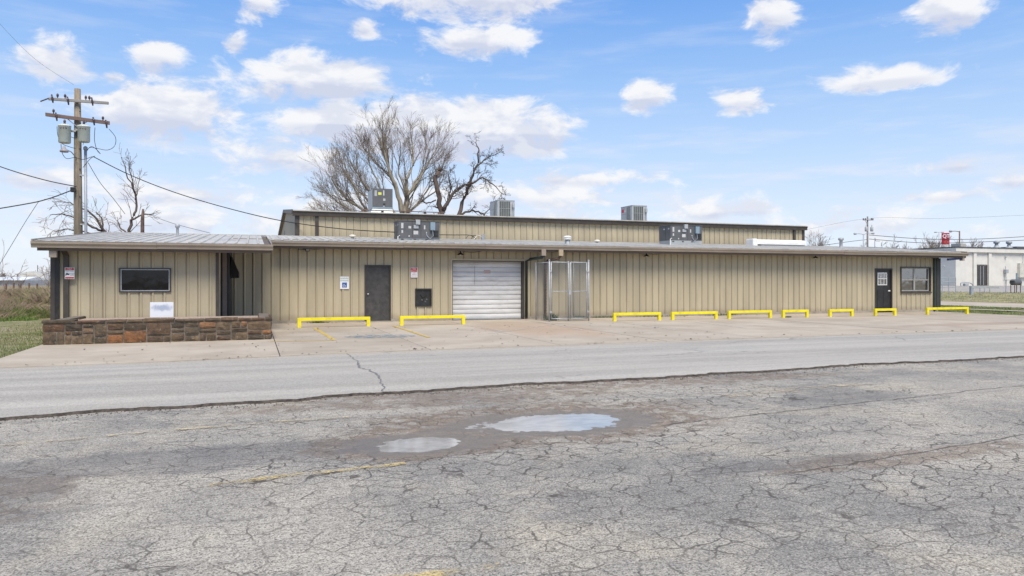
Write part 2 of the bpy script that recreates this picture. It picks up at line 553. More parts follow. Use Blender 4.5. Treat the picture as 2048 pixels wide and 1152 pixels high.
    e2 = t.vor(t.v('ADD', warp, (3.3, 7.7, 0)), 1.25, 'DISTANCE_TO_EDGE').outputs['Distance']
    e3 = t.vor(t.v('ADD', warp, (1.3, 2.7, 0)), 9.5, 'DISTANCE_TO_EDGE').outputs['Distance']
    zone = t.noise(P, .42, 3, .5, .2)
    near = t.m('MAXIMUM', blob(3.4, 6.9, 4.6, 2.4, .5, -.2, .7), blob(4.4, 4.8, 4.0, 1.8, .5, -.2, .7))
    dn = t.m('MAXIMUM', t.m('MULTIPLY', near, .95), t.ramp(zone, .42, .60, .30, 1))
    wv = t.ramp(t.noise(P, 2.6, 3, .6), .32, .60, .12, 1.0)
    heavy = t.m('MAXIMUM', t.m('MAXIMUM', blob(.9, 6.15, 1.5, .55, .3, -.3, .8), blob(6.0, 8.4, 2.2, .9, .3, -.3, .8)), t.m('MAXIMUM', blob(3.2, 6.2, 2.0, .5, .3, -.3, .8), blob(5.2, 4.4, 1.6, .7, .3, -.3, .8)))
    k1 = t.m('MULTIPLY', t.ramp(e1, .044, .008), t.m('MAXIMUM', t.m('MULTIPLY', dn, wv), heavy))
    k2 = t.m('MULTIPLY', t.ramp(e2, .014, .003), t.ramp(t.noise(P, .9, 3), .54, .64, 0, .8))
    k3 = t.m('MULTIPLY', t.ramp(e3, .07, .01), t.ramp(t.noise(P, 1.1, 3), .42, .66, .15, .8))
    crack = t.m('MAXIMUM', t.m('MAXIMUM', k1, k2), t.m('MULTIPLY', k3, .50))

    def longcrack(ax, ay, bx, by, wdt):
        dxl, dyl = bx - ax, by - ay
        L = math.hypot(dxl, dyl)
        tx, ty = dxl / L, dyl / L
        r = t.v('SUBTRACT', warp, (ax, ay, 0))
        s_ = t.v('DOT_PRODUCT', r, (tx, ty, 0))
        n_ = t.m('ABSOLUTE', t.v('DOT_PRODUCT', r, (-ty, tx, 0)))
        m_ = t.m('MULTIPLY', t.ramp(s_, -.1, .3), t.ramp(s_, L + .2, L - .3))
        return t.m('MULTIPLY', t.ramp(n_, wdt, wdt * .3), m_)
    crack = t.m('MAXIMUM', crack, longcrack(4.0, 6.85, 12.5, 7.9, .028))
    crack = t.m('MAXIMUM', crack, longcrack(3.9, 4.75, 9.0, 5.4, .022))
    crack = t.m('MULTIPLY', crack, t.m('SUBTRACT', 1.0, t.m('MULTIPLY', wet, .7)))
    c = t.mix(t.m('MULTIPLY', crack, .86), c, (.062, .049, .039))
    t.put(b.inputs['Base Color'], c)
    t.put(b.inputs['Roughness'], t.ramp(wet, 0, 1, .9, .6))
    h = t.m('MULTIPLY', fac, .35)
    bn = t.n('ShaderNodeBump', {'Height': h, 'Strength': .75, 'Distance': .012})
    t.put(b.inputs['Normal'], bn.outputs[0])
    return mt


def road_mat():
    mt, t, b, pos = newmat('grey_street_asphalt')
    X, Y, Z = t.xyz(pos)
    P = t.comb(X, Y, 0.0)
    lane = t.noise(t.v('MULTIPLY', P, (.05, 1.5, 1)), 1.0, 4, .6, .2)
    c = t.mix(t.ramp(lane, .32, .68), (.335, .307, .260), (.435, .40, .342))
    c = t.mix(t.m('MULTIPLY', t.ramp(t.noise(t.v('MULTIPLY', P, (.25, 3.5, 1)), 1.6, 5, .65), .54, .76), .45), c, (.265, .248, .222))
    c = t.mix(t.m('MULTIPLY', t.ramp(t.noise(P, .7, 5), .5, .75), .4), c, (.36, .345, .32))
    # wheel tracks, old drips and sand washed over from the apron
    trk = t.ramp(t.m('ABSOLUTE', t.m('SUBTRACT', t.m('FRACT', t.m('ADD', t.m('MULTIPLY', t.m('SUBTRACT', Y, t.m('MULTIPLY', X, .055)), .37), t.m('MULTIPLY', t.noise(P, .22, 2), .5))), .5)), .10, .28, .35, 0)
    c = t.mix(t.m('MULTIPLY', trk, t.ramp(t.noise(t.v('MULTIPLY', P, (.3, 1.5, 1)), .9, 4), .35, .65)), c, (.25, .232, .205))
    c = t.mix(t.ramp(t.noise(P, 1.9, 6, .7), .63, .74, 0, .45), c, (.21, .19, .165))
    snd = t.m('ADD', t.m('SUBTRACT', Y, t.m('MULTIPLY', X, .06)), t.m('MULTIPLY', t.noise(P, .8, 5), 1.6))
    c = t.mix(t.ramp(snd, 15.2, 16.6, 0, .6), c, (.42, .36, .285))
    ag = t.n('ShaderNodeSeparateColor', {0: t.vor(P, 75).outputs['Color']}).outputs[0]
    mul = t.ramp(ag, 0, 1, .74, 1.22, smooth=False)
    c = t.mix(1.0, c, t.n('ShaderNodeCombineColor', {0: mul, 1: mul, 2: mul}).outputs[0], 'MULTIPLY')
    warp = t.v('ADD', P, t.v('SCALE', t.v('SUBTRACT', t.noisec(P, 2.2, 5), (.5, .5, .5)), .55))
    e2 = t.vor(t.v('MULTIPLY', warp, (.5, 1, 1)), .55, 'DISTANCE_TO_EDGE').outputs['Distance']
    k = t.m('MULTIPLY', t.ramp(e2, .010, .002), t.ramp(t.noise(P, .35, 3), .52, .62, 0, .55))
    c = t.mix(k, c, (.09, .085, .08))
    t.put(b.inputs['Base Color'], c)
    b.inputs['Roughness'].default_value = .85
    bn = t.n('ShaderNodeBump', {'Height': t.m('SUBTRACT', ag, t.m('MULTIPLY', k, 2.)), 'Strength': .3, 'Distance': .006})
    t.put(b.inputs['Normal'], bn.outputs[0])
    return mt


def concrete_mat():
    mt, t, b, pos = newmat('stained_concrete_slab')
    X, Y, Z = t.xyz(pos)
    P = t.comb(X, Y, 0.0)
    oi = t.n('ShaderNodeObjectInfo').outputs['Random']
    n = t.noise(P, .55, 6, .62, .3)
    c = t.mix(t.ramp(n, .3, .7), (.37, .305, .228), (.475, .408, .318))
    c = t.mix(t.m('MULTIPLY', t.ramp(t.noise(t.v('MULTIPLY', P, (.35, 1.2, 1)), 1.3, 5, .65), .5, .75), .5), c, (.33, .26, .19))
    # rust wash that came out from the roll-up door
    q = t.v('DIVIDE', t.v('SUBTRACT', P, (8.4, 21.5, 0)), (1.9, 4.2, 1))
    d = t.m('ADD', t.v('LENGTH', q), t.m('MULTIPLY', t.m('SUBTRACT', t.noise(P, .9, 5), .5), 1.2))
    c = t.mix(t.ramp(d, 1.1, .5, 0, .6), c, (.42, .285, .18))
    q = t.v('DIVIDE', t.v('SUBTRACT', P, (24.5, 18.6, 0)), (5, .8, 1))
    d = t.m('ADD', t.v('LENGTH', q), t.m('MULTIPLY', t.m('SUBTRACT', t.noise(P, .8, 5), .5), 1.6))
    c = t.mix(t.ramp(d, 1.1, .3, 0, .6), c, (.28, .20, .14))
    c = t.mix(t.m('MULTIPLY', t.ramp(t.noise(P, 3.3, 5, .7), .56, .72), .3), c, (.20, .175, .15))
    mul = t.ramp(oi, 0, 1, .93, 1.05)
    c = t.mix(1.0, c, t.n('ShaderNodeCombineColor', {0: mul, 1: mul, 2: mul}).outputs[0], 'MULTIPLY')
    g = t.noise(P, 45, 3)
    c = t.mix(t.ramp(g, .5, .8, 0, .25), c, (.18, .16, .14))
    t.put(b.inputs['Base Color'], c)
    b.inputs['Roughness'].default_value = .85
    bn = t.n('ShaderNodeBump', {'Height': g, 'Strength': .2, 'Distance': .006})
    t.put(b.inputs['Normal'], bn.outputs[0])
    return mt


def paint_mat(name, col, cover=.5, rough=.7):
    """worn road paint: chips away in patches"""
    mt, t, b, pos = newmat(name)
    n = t.noise(pos, 5, 6, .72)
    n2 = t.noise(pos, 55, 4, .65)
    warn = t.m('ADD', t.m('MULTIPLY', n, .6), t.m('MULTIPLY', n2, .4))
    b.inputs['Roughness'].default_value = rough
    t.put(b.inputs['Base Color'], t.mix(t.ramp(n2, .35, .7), col, tuple(q * .72 for q in col)))
    t.put(b.inputs['Alpha'], t.ramp(warn, cover - .07, cover + .07, 1.0, 0.04))
    return mt


def grass_ground_mat(name, cols, sc):
    mt, t, b, pos = newmat(name)
    n = t.noise(pos, sc, 6, .65)
    c = t.mix(t.ramp(n, .35, .65), cols[0], cols[1])
    c = t.mix(t.ramp(t.noise(pos, sc * 4.3, 5, .7), .5, .7), c, cols[2])
    t.put(b.inputs['Base Color'], c)
    b.inputs['Roughness'].default_value = .95
    bn = t.n('ShaderNodeBump', {'Height': t.noise(pos, 14, 5, .7), 'Strength': .9, 'Distance': .06})
    t.put(b.inputs['Normal'], bn.outputs[0])
    return mt


LOT = lot_mat()
ROAD = road_mat()
CONC = concrete_mat()
PAINTY = paint_mat('worn_yellow_paint', (.60, .46, .20), .465)
PAINTYF = paint_mat('faded_yellow_paint', (.56, .47, .31), .455)
PAINTYC = paint_mat('yellow_stall_paint', (.62, .44, .10), .60)
PAINTW = paint_mat('faded_white_paint', (.60, .55, .47), .52)
PAINTB = paint_mat('faded_blue_paint', (.20, .30, .36), .47)
TAR = simple('crack_tar', (.19, .18, .17), .8, .2, 8)
DIRTE = simple('broken_asphalt_edge', (.085, .07, .058), .95, .4, 12, .8, 40)
LAWNG = grass_ground_mat('lawn_ground', [(.22, .215, .085), (.33, .28, .18), (.13, .155, .04)], .5)
FIELDG = grass_ground_mat('dry_field_ground', [(.30, .23, .13), (.24, .18, .11), (.19, .17, .075)], .12)
GREENG = grass_ground_mat('green_verge_ground', [(.13, .16, .045), (.22, .205, .09), (.10, .13, .03)], .4)
FARLOT = grass_ground_mat('gravel_yard_ground', [(.38, .35, .305), (.32, .295, .26), (.41, .375, .33)], .3)

# ------------------------------------------------------------------ ground, road, apron
MB().quad([(-3000, -900, -.16), (3000, -900, -.16), (3000, 4000, -.16), (-3000, 4000, -.16)]).build('ground', FIELDG)['kind'] = 'structure'

near_edge = [(-60, 4.2), (-20, 7.6), (-8, 8.85)] + [tuple(gd(x, y, -.03)[:2]) for x, y in
             [(0, 837.8), (208, 822), (416, 810), (590, 800), (675, 790), (805, 785), (942, 775), (1044, 768), (1147, 764.7), (1300, 757), (1425, 748), (1600, 738), (1729, 728), (1873, 722.8), (2048, 713)]] + [(24, 10.75), (60, 12.0), (140, 14)]
far_edge = [(-60, 11.5), (-20, 13.9), (-8, 14.75)] + [tuple(gd(x, y)[:2]) for x, y in
            [(0, 735), (350, 722), (700, 705), (1024, 693), (1300, 683), (1650, 671), (2048, 658)]] + [(34, 16.5), (60, 17.2), (140, 20)]


def interp(poly, x):
    for (xa, ya), (xb, yb) in zip(poly, poly[1:]):
        if xa <= x <= xb:
            return ya + (yb - ya) * (x - xa) / (xb - xa)
    return poly[-1][1]


def fbm(x, y, o=4):
    s_, a, f = 0, 1, 1
    for _ in range(o):
        s_ += a * mnoise.noise((x * f, y * f, 3.7))
        a *= .5
        f *= 2.1
    return s_


# old parking lot: real shallow hollows where the puddles stand
def lot_z(x, y):
    z = -.047
    for cx, cy, rx, ry, dp in ((3.12, 7.45, 1.02, .56, .036), (1.50, 6.88, .56, .38, .036)):
        q = ((x - cx) / rx) ** 2 + ((y - cy) / ry) ** 2
        if q < 6:
            z -= dp * math.exp(-q * 1.25)
    if -1 < x < 6 and 5 < y < 9:
        z += .0042 * fbm(x * 2.3, y * 2.3) + .0036 * fbm(x * 11, y * 11, 4)
    return z


def spaced(segs):
    out = []
    for a, b, n in segs:
        out += [a + (b - a) * i / n for i in range(n)]
    return out + [segs[-1][1]]


gx = spaced([(-70, -3, 12), (-3, .4, 24), (.4, 4.6, 230), (4.6, 8, 20), (8, 160, 14)])
gy = spaced([(-40, 2, 8), (2, 5.9, 18), (5.9, 8.5, 170), (8.5, 11, 14), (11, 14, 2)])
lv, lf = [], []
for y in gy:
    for x in gx:
        lv.append((x, y, lot_z(x, y)))
nx = len(gx)
for j in range(len(gy) - 1):
    for i in range(nx - 1):
        a = j * nx + i
        lf.append((a, a + 1, a + nx + 1, a + nx))
lm = bpy.data.meshes.new('parking_lot')
lm.from_pydata(lv, [], lf)
lm.materials.append(LOT)
lm.polygons.foreach_set('use_smooth', [True] * len(lf))
lot = link('parking_lot', lm)
lot['kind'] = 'structure'
lot['label'] = 'old cracked grey asphalt lot in front of the street'

# puddles: flat sheets of silty water lying in the hollows


def water_mat():
    mt, t, b, pos = newmat('silty_puddle_water')
    n = t.noise(t.v('MULTIPLY', pos, (1, 1.6, 1)), 4, 4)
    t.put(b.inputs['Base Color'], t.mix(t.ramp(n, .35, .65), (.28, .268, .243), (.38, .365, .335)))
    b.inputs['Roughness'].default_value = .08
    b.inputs['IOR'].default_value = 1.9
    bn = t.n('ShaderNodeBump', {'Height': t.noise(pos, 6, 2), 'Strength': .02, 'Distance': .02})
    t.put(b.inputs['Normal'], bn.outputs[0])
    return mt


WATER = water_mat()
for cx, cy, rx, ry, z in ((3.12, 7.45, 1.1, .62, -.0635), (1.50, 6.88, .62, .44, -.0655)):
    pts = [(cx + rx * math.cos(2 * math.pi * i / 40), cy + ry * math.sin(2 * math.pi * i / 40), z) for i in range(40)]
    o = MB().quad(pts).build('puddle', WATER)
    o['kind'] = 'structure'

# street slab lying a few centimetres proud of the lot, its near edge broken
rb = MB()
xs = spaced([(-60, -6, 40), (-6, 20, 700), (20, 140, 60)])
tp, bt, fr = [], [], []
for x in xs:
    j = .07 * fbm(x * 1.1, 1.7) + .055 * fbm(x * 5.5, 9.2, 4)
    yn = interp(near_edge, x) + j
    tp.append((x, yn, -.012 + .004 * mnoise.noise((x * 3, 0, 0))))
    bt.append((x, yn - .02 - .05 * abs(fbm(x * 7, 3.3, 3)), -.075))
    fr.append((x, interp(far_edge, x) - .004, -.012))
for i in range(len(xs) - 1):
    rb.quad([tp[i], tp[i + 1], fr[i + 1], fr[i]], 0)
    rb.quad([bt[i], bt[i + 1], tp[i + 1], tp[i]], 1)
road = rb.build('road', [ROAD, DIRTE], fix=False)
road['kind'] = 'structure'
road['label'] = 'smooth light grey street between the lot and the concrete apron'

# crumbs of broken asphalt along the edge (uncountable)
cb = MB()
for i in range(1500):
    x = random.uniform(-4, 17)
    y = interp(near_edge, x) - abs(random.gauss(0, .16)) - .02
    r = random.uniform(.005, .015) * (1.6 if random.random() < .06 else 1)
    z = lot_z(x, y)
    a = random.random() * 6.28
    p = [(x + r * math.cos(a + k * 2.09) * random.uniform(.7, 1.2), y + r * math.sin(a + k * 2.09), z - .002) for k in range(3)]
    top = (x, y, z + r * .8)
    for k in range(3):
        cb.quad([p[k], p[(k + 1) % 3], top])
tag(cb.build('asphalt_crumbs', DIRTE, fix=False), 'dark loose crumbs along the broken street edge', 'rubble', kind='stuff')

# crack across the street
ck = [gd(x, y, -.008) for x, y in ((694, 707), (703, 714), (715, 722), (718, 729), (716, 735), (738, 739), (750, 747), (760, 753), (759, 762), (764, 769), (768, 776), (764, 785))]
cm = MB()
fine = []
for a, b_ in zip(ck, ck[1:]):
    for i in range(5):
        p = a.lerp(b_, i / 5)
        fine.append(p + Vector((random.uniform(-.02, .02), random.uniform(-.03, .03), 0)))
for i in range(len(fine) - 1):
    wd = .008 + .016 * (1 if 12 < i < 36 else .25) * random.uniform(.4, 1)
    cm.quad([fine[i] + Vector((-wd, 0, 0)), fine[i] + Vector((wd, 0, 0)), fine[i + 1] + Vector((wd, 0, 0)), fine[i + 1] + Vector((-wd, 0, 0))])
cm.build('crack', TAR, road, fix=False)

# concrete apron, slab by slab
apron = thing('apron', (0, 20, 0), None, None)
apron['kind'] = 'structure'
apron['label'] = 'stained concrete parking apron in front of the metal building'
YB = 27.0
joints = [-4.3, .5, 3.65, 6.8, 9.75, 12.8, 15.85, 18.9, 21.95, 25.0, 28.05, 31.5]
GAP = .010
for i, (a, b_) in enumerate(zip(joints, joints[1:])):
    a2, b2 = a + GAP, b_ - GAP
    back = 26.985 if b_ < 32 else 27.6
    zt = random.uniform(-.002, .002)
    mb = MB()
    if i == 0:
        # skewed end beside the lawn
        front = [(x, interp(far_edge, x)) for x in (-4.6, -3, -1.5, 0, b2)]
        poly = front + [(b2, 26.985), (-4.70, 26.985), (-4.70, 19.8), ]
    else:
        front = [(a2 + (b2 - a2) * k / 3, interp(far_edge, a2 + (b2 - a2) * k / 3)) for k in range(4)]
        poly = front + [(b2, back), (a2, back)]
    mb.prism(poly, 2, -.15, zt)
    mb.build('slab', CONC, apron)
# bed under the joints
MB().quad([(-4.6, 15.2, -.03), (31.3, 16.6, -.03), (31.3, 26.9, -.03), (-4.6, 26.9, -.03)]).build('slab_bed', DIRTE, apron)


def strip(name, pts, wid, z, mat_, parent=None):
    """painted line along ground points"""
    mb = MB()
    for a, b_ in zip(pts, pts[1:]):
        a, b_ = Vector((a[0], a[1], 0)), Vector((b_[0], b_[1], 0))
        d_ = (b_ - a).normalized()
        n_ = Vector((-d_.y, d_.x, 0)) * wid / 2
        mb.quad([(a - n_) + Vector((0, 0, z)), (b_ - n_) + Vector((0, 0, z)), (b_ + n_) + Vector((0, 0, z)), (a + n_) + Vector((0, 0, z))])
    o = mb.build(name, mat_, parent, fix=False)
    if parent is None:
        o['kind'] = 'structure'
    return o


Zc = .0065
for (p, q, wd, mt) in [((629, 656), (669, 681), .11, PAINTYC), ((540, 683.5), (667, 681), .10, PAINTYC), ((548, 672), (655, 672.5), .09, PAINTW), ((562, 666), (610, 666), .08, PAINTW),
                       ((787, 652), (858, 675), .10, PAINTYC), ((955, 652), (1010, 664), .07, PAINTW), ((1090, 646), (1165, 661), .09, PAINTW), ((975, 668), (1110, 649), .07, PAINTW), ((1020, 667), (1150, 657), .06, PAINTYF),
                       ((1233, 644), (1352, 660), .10, PAINTW), ((1393, 645), (1491, 656), .10, PAINTW), ((1560, 643), (1650, 651), .08, PAINTW)]:
    strip('stall_line', [gd(*p), gd(*q)], wd, Zc, mt, apron)
# faded wheelchair stall emblem
em = MB()
c0 = gd(762, 673)
for i in range(1):
    pts = [(c0.x + .98 * math.cos(2 * math.pi * k / 28) * (1 + .06 * random.uniform(-1, 1)), c0.y + .62 * math.sin(2 * math.pi * k / 28), Zc) for k in range(28)]
    em.quad(pts)
em.build('stall_emblem', PAINTB, apron, fix=False)
strip('stall_emblem_symbol', [(c0.x - .45, c0.y - .1), (c0.x + .15, c0.y + .08), (c0.x + .62, c0.y - .12)], .10, Zc + .004, PAINTW, apron)
strip('stall_emblem_symbol', [(c0.x - .2, c0.y + .25), (c0.x - .1, c0.y - .3), (c0.x + .3, c0.y - .36)], .08, Zc + .004, PAINTW, apron)

ZL = -.036
strip('lane_line', [gd(x, y, ZL) for x, y in ((-150, 906), (0, 890), (160, 876), (300, 863), (400, 855), (560, 842), (700, 834))], .10, ZL, PAINTYF)
strip('lane_line', [gd(x, y, ZL) for x, y in ((420, 970), (460, 965), (560, 952), (700, 938), (812, 926))], .095, ZL, PAINTY)
strip('lane_line', [gd(x, y, ZL) for x, y in ((740, 1160), (870, 1147), (1003, 1131))], .085, ZL, PAINTY)
strip('lane_line', [gd(x, y, ZL) for x, y in ((1450, 792), (1600, 776), (1720, 768))], .22, ZL, PAINTYF)

# fallen leaves and grit scattered on the apron
db = MB()
for i in range(420):
    if random.random() < .5:
        x, y = random.uniform(-3.5, 14), 0
        y = random.uniform(interp(far_edge, x) + .1, 24)
    elif random.random() < .6:
        x = random.uniform(-4, 30)
        y = interp(far_edge, x) + random.gauss(.1, .12)
    else:
        x = random.choice([random.uniform(-.6, 4), random.uniform(10.5, 24)])
        y = 26.9 - abs(random.gauss(0, .25))
    r = random.uniform(.012, .045)
    a = random.random() * 6.28
    ps = [(x + r * math.cos(a + k * 1.571) * random.uniform(.4, 1.1), y + r * math.sin(a + k * 1.571), .007 + random.uniform(0, r * .6)) for k in range(4)]
    db.quad(ps)
tag(db.build('fallen_leaves', DEBRIS, fix=False), 'scattered brown fallen leaves on the concrete apron', 'leaves', kind='stuff')

# lawn beside the building, embankment and dry field beyond (left); rising verge and yard (right)


def terr(x, y):
    """land height beyond the building"""
    dl = max(0, min(1, (y - 33.5) / 11.0))
    zl = .72 * dl * dl * (3 - 2 * dl) + max(0, min(1, (y - 60) / 200)) * .25
    zr = 1.0 * max(0, min(1, (x - 48.4) / 18.0))
    k = max(0, min(1, (x - 4) / 12.0))
    return zl * (1 - k) + zr * k


def sheet(name, xs_, ys_, fz, mt, kind='structure'):
    v_, f_ = [], []
    for y in ys_:
        for x in xs_:
            v_.append((x, y, fz(x, y)))
    n_ = len(xs_)
    for j in range(len(ys_) - 1):
        for i in range(n_ - 1):
            a = j * n_ + i
            f_.append((a, a + 1, a + n_ + 1, a + n_))
    me = bpy.data.meshes.new(name)
    me.from_pydata(v_, [], f_)
    me.materials.append(mt)
    me.polygons.foreach_set('use_smooth', [True] * len(f_))
    o = link(name, me)
    if kind:
        o['kind'] = kind
    return o


sheet('lawn', spaced([(-60, -14, 20), (-14, -4.75, 40)]), spaced([(15.2, 33.2, 60)]), lambda x, y: -.035 + .02 * fbm(x * .9, y * .9) + max(0, min(1, (-5.2 - x) / 3)) * .03 if y > interp(far_edge, x) + .6 else -.06, LAWNG)
sheet('field', spaced([(-700, -60, 20), (-60, -4.9, 90), (-4.9, 40, 20), (40, 140, 20), (140, 900, 12)]), spaced([(33.2, 60, 60), (60, 400, 40), (400, 1400, 10)]),
      lambda x, y: terr(x, y) - .045 + (.10 * fbm(x * .4, y * .4) if x < -3 else 0) * min(1, max(0, (y - 33.2) / 4)), FIELDG)
# right-hand side: verge, sidewalk and the cross street, then the rising bank and the yard of the white building
ysr = spaced([(16.9, 60, 40), (60, 150, 12)])
sheet('verge', spaced([(31.5, 35.0, 8)]), ysr, lambda x, y: -.008 + .02 * fbm(x * .6, y * .6), GREENG)
sheet('verge', spaced([(35.9, 40.4, 8)]), ysr, lambda x, y: -.008 + .02 * fbm(x * .6, y * .6), GREENG)
sheet('sidewalk', [35.0, 35.9], ysr, lambda x, y: .03, CONC)
MB().box((40.4, 16.9, -.10), (48.4, 150, .006)).build('side_street', CONC)['kind'] = 'structure'
sheet('bank', spaced([(48.4, 58.0, 16)]), spaced([(16.9, 60, 40), (60, 150, 12)]), lambda x, y: terr(x, y) + .03 * fbm(x * .5, y * .5), STRAW)
sheet('yard', spaced([(58.0, 140.0, 30)]), spaced([(16.9, 60, 10), (60, 200, 12)]), lambda x, y: terr(x, y) + .005, FARLOT)

# ------------------------------------------------------------------ the low metal building
RIB = .305
RP = [(0, .022), (.018, .022), (.024, 0.0), (.046, -.026), (.082, -.026), (.100, 0.0), (RIB, 0.0)]
SEG_CACHE = {}


def panel_mesh(w0, w1, segs, key_mat):
    """ribbed sheet from x=w0..w1 within one 305 mm bay, over z segments"""
    key = (round(w0, 3), round(w1, 3), tuple((round(a, 3), round(b_, 3)) for a, b_ in segs), key_mat.name)
    if key in SEG_CACHE:
        return SEG_CACHE[key]

    def prof(x):
        for (xa, ya), (xb, yb) in zip(RP, RP[1:]):
            if xa <= x <= xb:
                return ya + (yb - ya) * (x - xa) / (xb - xa)
        return 0
    xs_ = sorted(set([w0, w1] + [p[0] for p in RP if w0 < p[0] < w1]))
    mb = MB()
    for z0, z1 in segs:
        for a, b_ in zip(xs_, xs_[1:]):
            ya, yb = prof(a + 1e-6), prof(b_ - 1e-6)
            mb.quad([(a, ya, z0), (b_, yb, z0), (b_, yb, z1), (a, ya, z1)])
    SEG_CACHE[key] = mb.mesh('wall_panel', key_mat, fix=False)
    return SEG_CACHE[key]


def wall_run(parent, X0, X1, Y, z0, z1, holes, mat_):
    n = int(math.ceil((X1 - X0) / RIB - 1e-6))
    for i in range(n):
        a, b_ = X0 + i * RIB, min(X1, X0 + (i + 1) * RIB)
        cuts = sorted(set([a, b_] + [q for h in holes for q in h[:2] if a < q < b_]))
        pieces = []
        for p, q in zip(cuts, cuts[1:]):
            if q - p < .004:
                continue
            mid_ = (p + q) / 2
            segs = [(z0, z1)]
            for (ha, hb, hz0, hz1) in holes:
                if ha < mid_ < hb:
                    ns = []
                    for s0, s1 in segs:
                        if hz0 > s0 + .01:
                            ns.append((s0, min(s1, hz0)))
                        if hz1 < s1 - .01:
                            ns.append((max(s0, hz1), s1))
                    segs = [q_ for q_ in ns if q_[1] - q_[0] > .005]
            for sg_ in segs:
                pieces.append((p - a, q - a, [sg_]))
        for (p, q, segs) in pieces:
            o = link('wall_panel', panel_mesh(p, q, segs, mat_), parent)
            o.location = (a, Y, 0) if parent.type != 'EMPTY' else (a, Y, 0)


def ribroof(parent, X0, X1, Ya, za, Yb, zb, mat_):
    """roof sheets, one per 305 mm, each with its raised rib"""
    me = None
    prof = [(0, .0), (.10, .0), (.118, .034), (.165, .034), (.183, 0), (RIB, 0)]
    mb = MB()
    for (xa, ha), (xb, hb) in zip(prof, prof[1:]):
        mb.quad([(xa, Ya, za + ha), (xb, Ya, za + hb), (xb, Yb, zb + hb), (xa, Yb, zb + ha)])
    # sheet end under the rib, and underside
    mb.quad([(.10, Ya, za), (.118, Ya, za + .034), (.165, Ya, za + .034), (.183, Ya, za)])
    mb.quad([(0, Ya, za - .012), (RIB, Ya, za - .012), (RIB, Yb, zb - .012), (0, Yb, zb - .012)])
    me = mb.mesh('roof_panel', mat_, fix=False)
    n = int((X1 - X0) / RIB)
    for i in range(n):
        o = link('roof_panel', me, parent)
        o.location = (X0 + i * RIB, 0, 0)


bld = thing('metal_building', (13, 27.5, 0), 'long low tan ribbed metal building with shallow grey roof and overhanging gutter', 'building')
XL, XW, XR = -5.20, -.97, 31.90          # left end, wing corner, right end
YW = 23.0                                # front of the projecting wing
SL = .083                                # roof pitch
ZE = 2.90                                # roof edge height at the main eave (Y 26.4)


def roof_z(y):
    return ZE + (y - 26.4) * SL


doorA = (3.83, 4.80, 0.03, 2.09)
gar = (7.12, 10.07, 0.0, 2.29)
hatch = (at(830, 578, 27).x, at(863, 578, 27).x, at(846, 613, 27).z, at(846, 577, 27).z)
doorB = (27.88, 28.95, 0.03, 2.10)
winB = (29.47, 31.42, .96, 2.19)
winL = (at(241, 540, YW).x, at(340, 540, YW).x, 1.21, 1.84)
wall_run(bld, XW, XR, YB, .10, 2.86, [(doorA[0], doorA[1], -1, doorA[3]), (gar[0], gar[1], -1, gar[3]), hatch, (doorB[0], doorB[1], -1, doorB[3]), winB], TAN)
wall_run(bld, XL, XW, YW, .06, 2.50, [winL], TAN)
# foundation curb below the sheets, broken at the doors
for a, b_ in ((XW, doorA[0]), (doorA[1], gar[0]), (gar[1], doorB[0]), (doorB[1], XR)):
    MB().bbox((a + .003, YB - .035, -.1), (b_ - .003, YB + .2, .098), .008).build('foundation', CONCW, bld)
MB().bbox((XL, YW - .035, -.1), (XW, YW + .2, .058), .008).build('foundation', CONCW, bld)
# inner wall behind the sheets and the end / side walls
MB().box((XW + .3, YB + .34, 0), (XR - .02, YB + .46, 3.0)).build('inner_wall', TANC, bld)
MB().box((XL + .02, YW + .34, 0), (XW - .05, YW + .44, 2.62)).build('inner_wall', TANC, bld)
MB().box((XR - .012, YB + .002, 0), (XR, 33.0, 2.95)).build('side_wall', TAN, bld)
MB().box((XL, YW + .002, 0), (XL + .012, 32.6, 2.62)).build('side_wall', TAN, bld)
# wing side wall facing the entry, with a shallow black vestibule carrying the side door
MB().box((XW - .05, YW + .01, 0), (XW - .001, 24.62, 2.62)).build('side_wall', TAN, bld)
sd = MB().bbox((XW - .04, 24.62, .0), (-.70, 26.97, 2.62), .006).build('vestibule', BLACKP, bld)
sd['label'] = 'black entry vestibule in the inner corner'
MB().box((-.6995, 24.9, .08), (-.675, 26.2, 2.1)).build('door', DOORG, sd)
MB().box((-.6745, 25.05, .35), (-.668, 26.05, 1.95)).build('pane', GLASSD, sd)
# corner and wing trims
MB().box((XW - .07, YW - .045, .06), (XW + .012, YW + .16, 2.46)).build('corner_trim', BROWN, bld)
MB().box((-.915, 24.55, .06), (-.79, 24.618, 2.6)).build('downspout', simple('mauve_brown_downspout', (.19, .155, .14), .5, .1), bld)
MB().box((XL - .02, YW - .05, .06), (XL + .085, YW + .12, 2.46)).build('corner_trim', BROWN, bld)
MB().box((XL + .085, YW - .04, .06), (XL + .20, YW - .03, 2.46)).build('corner_trim', BLACKP, bld)
MB().box((XL + .30, YW - .13, .08), (XL + .43, YW - .035, 2.2)).build('downspout', BROWN, bld)
dsL = MB().prism([(YW - .13, 2.19), (YW - .035, 2.19), (YW - .40, 2.40), (YW - .52, 2.40)], 0, XL + .30, XL + .43).build('downspout_elbow', BROWN, bld)
MB().bbox((XL + .06, YW - .56, 2.13), (XL + .24, YW - .42, 2.36), .008).build('gutter_outlet', GUTTER, bld)
MB().box((XR - .10, YB - .05, .1), (XR + .014, YB + .10, 2.8)).build('corner_trim', BROWN, bld)
MB().box((XR - .34, YB - .11, .05), (XR - .22, YB - .03, 2.62)).build('downspout', DKGREEN, bld)
MB().box((XR + .06, YB - .02, .05), (XR + .17, YB + .08, 2.62)).build('downspout', DKGREEN, bld)
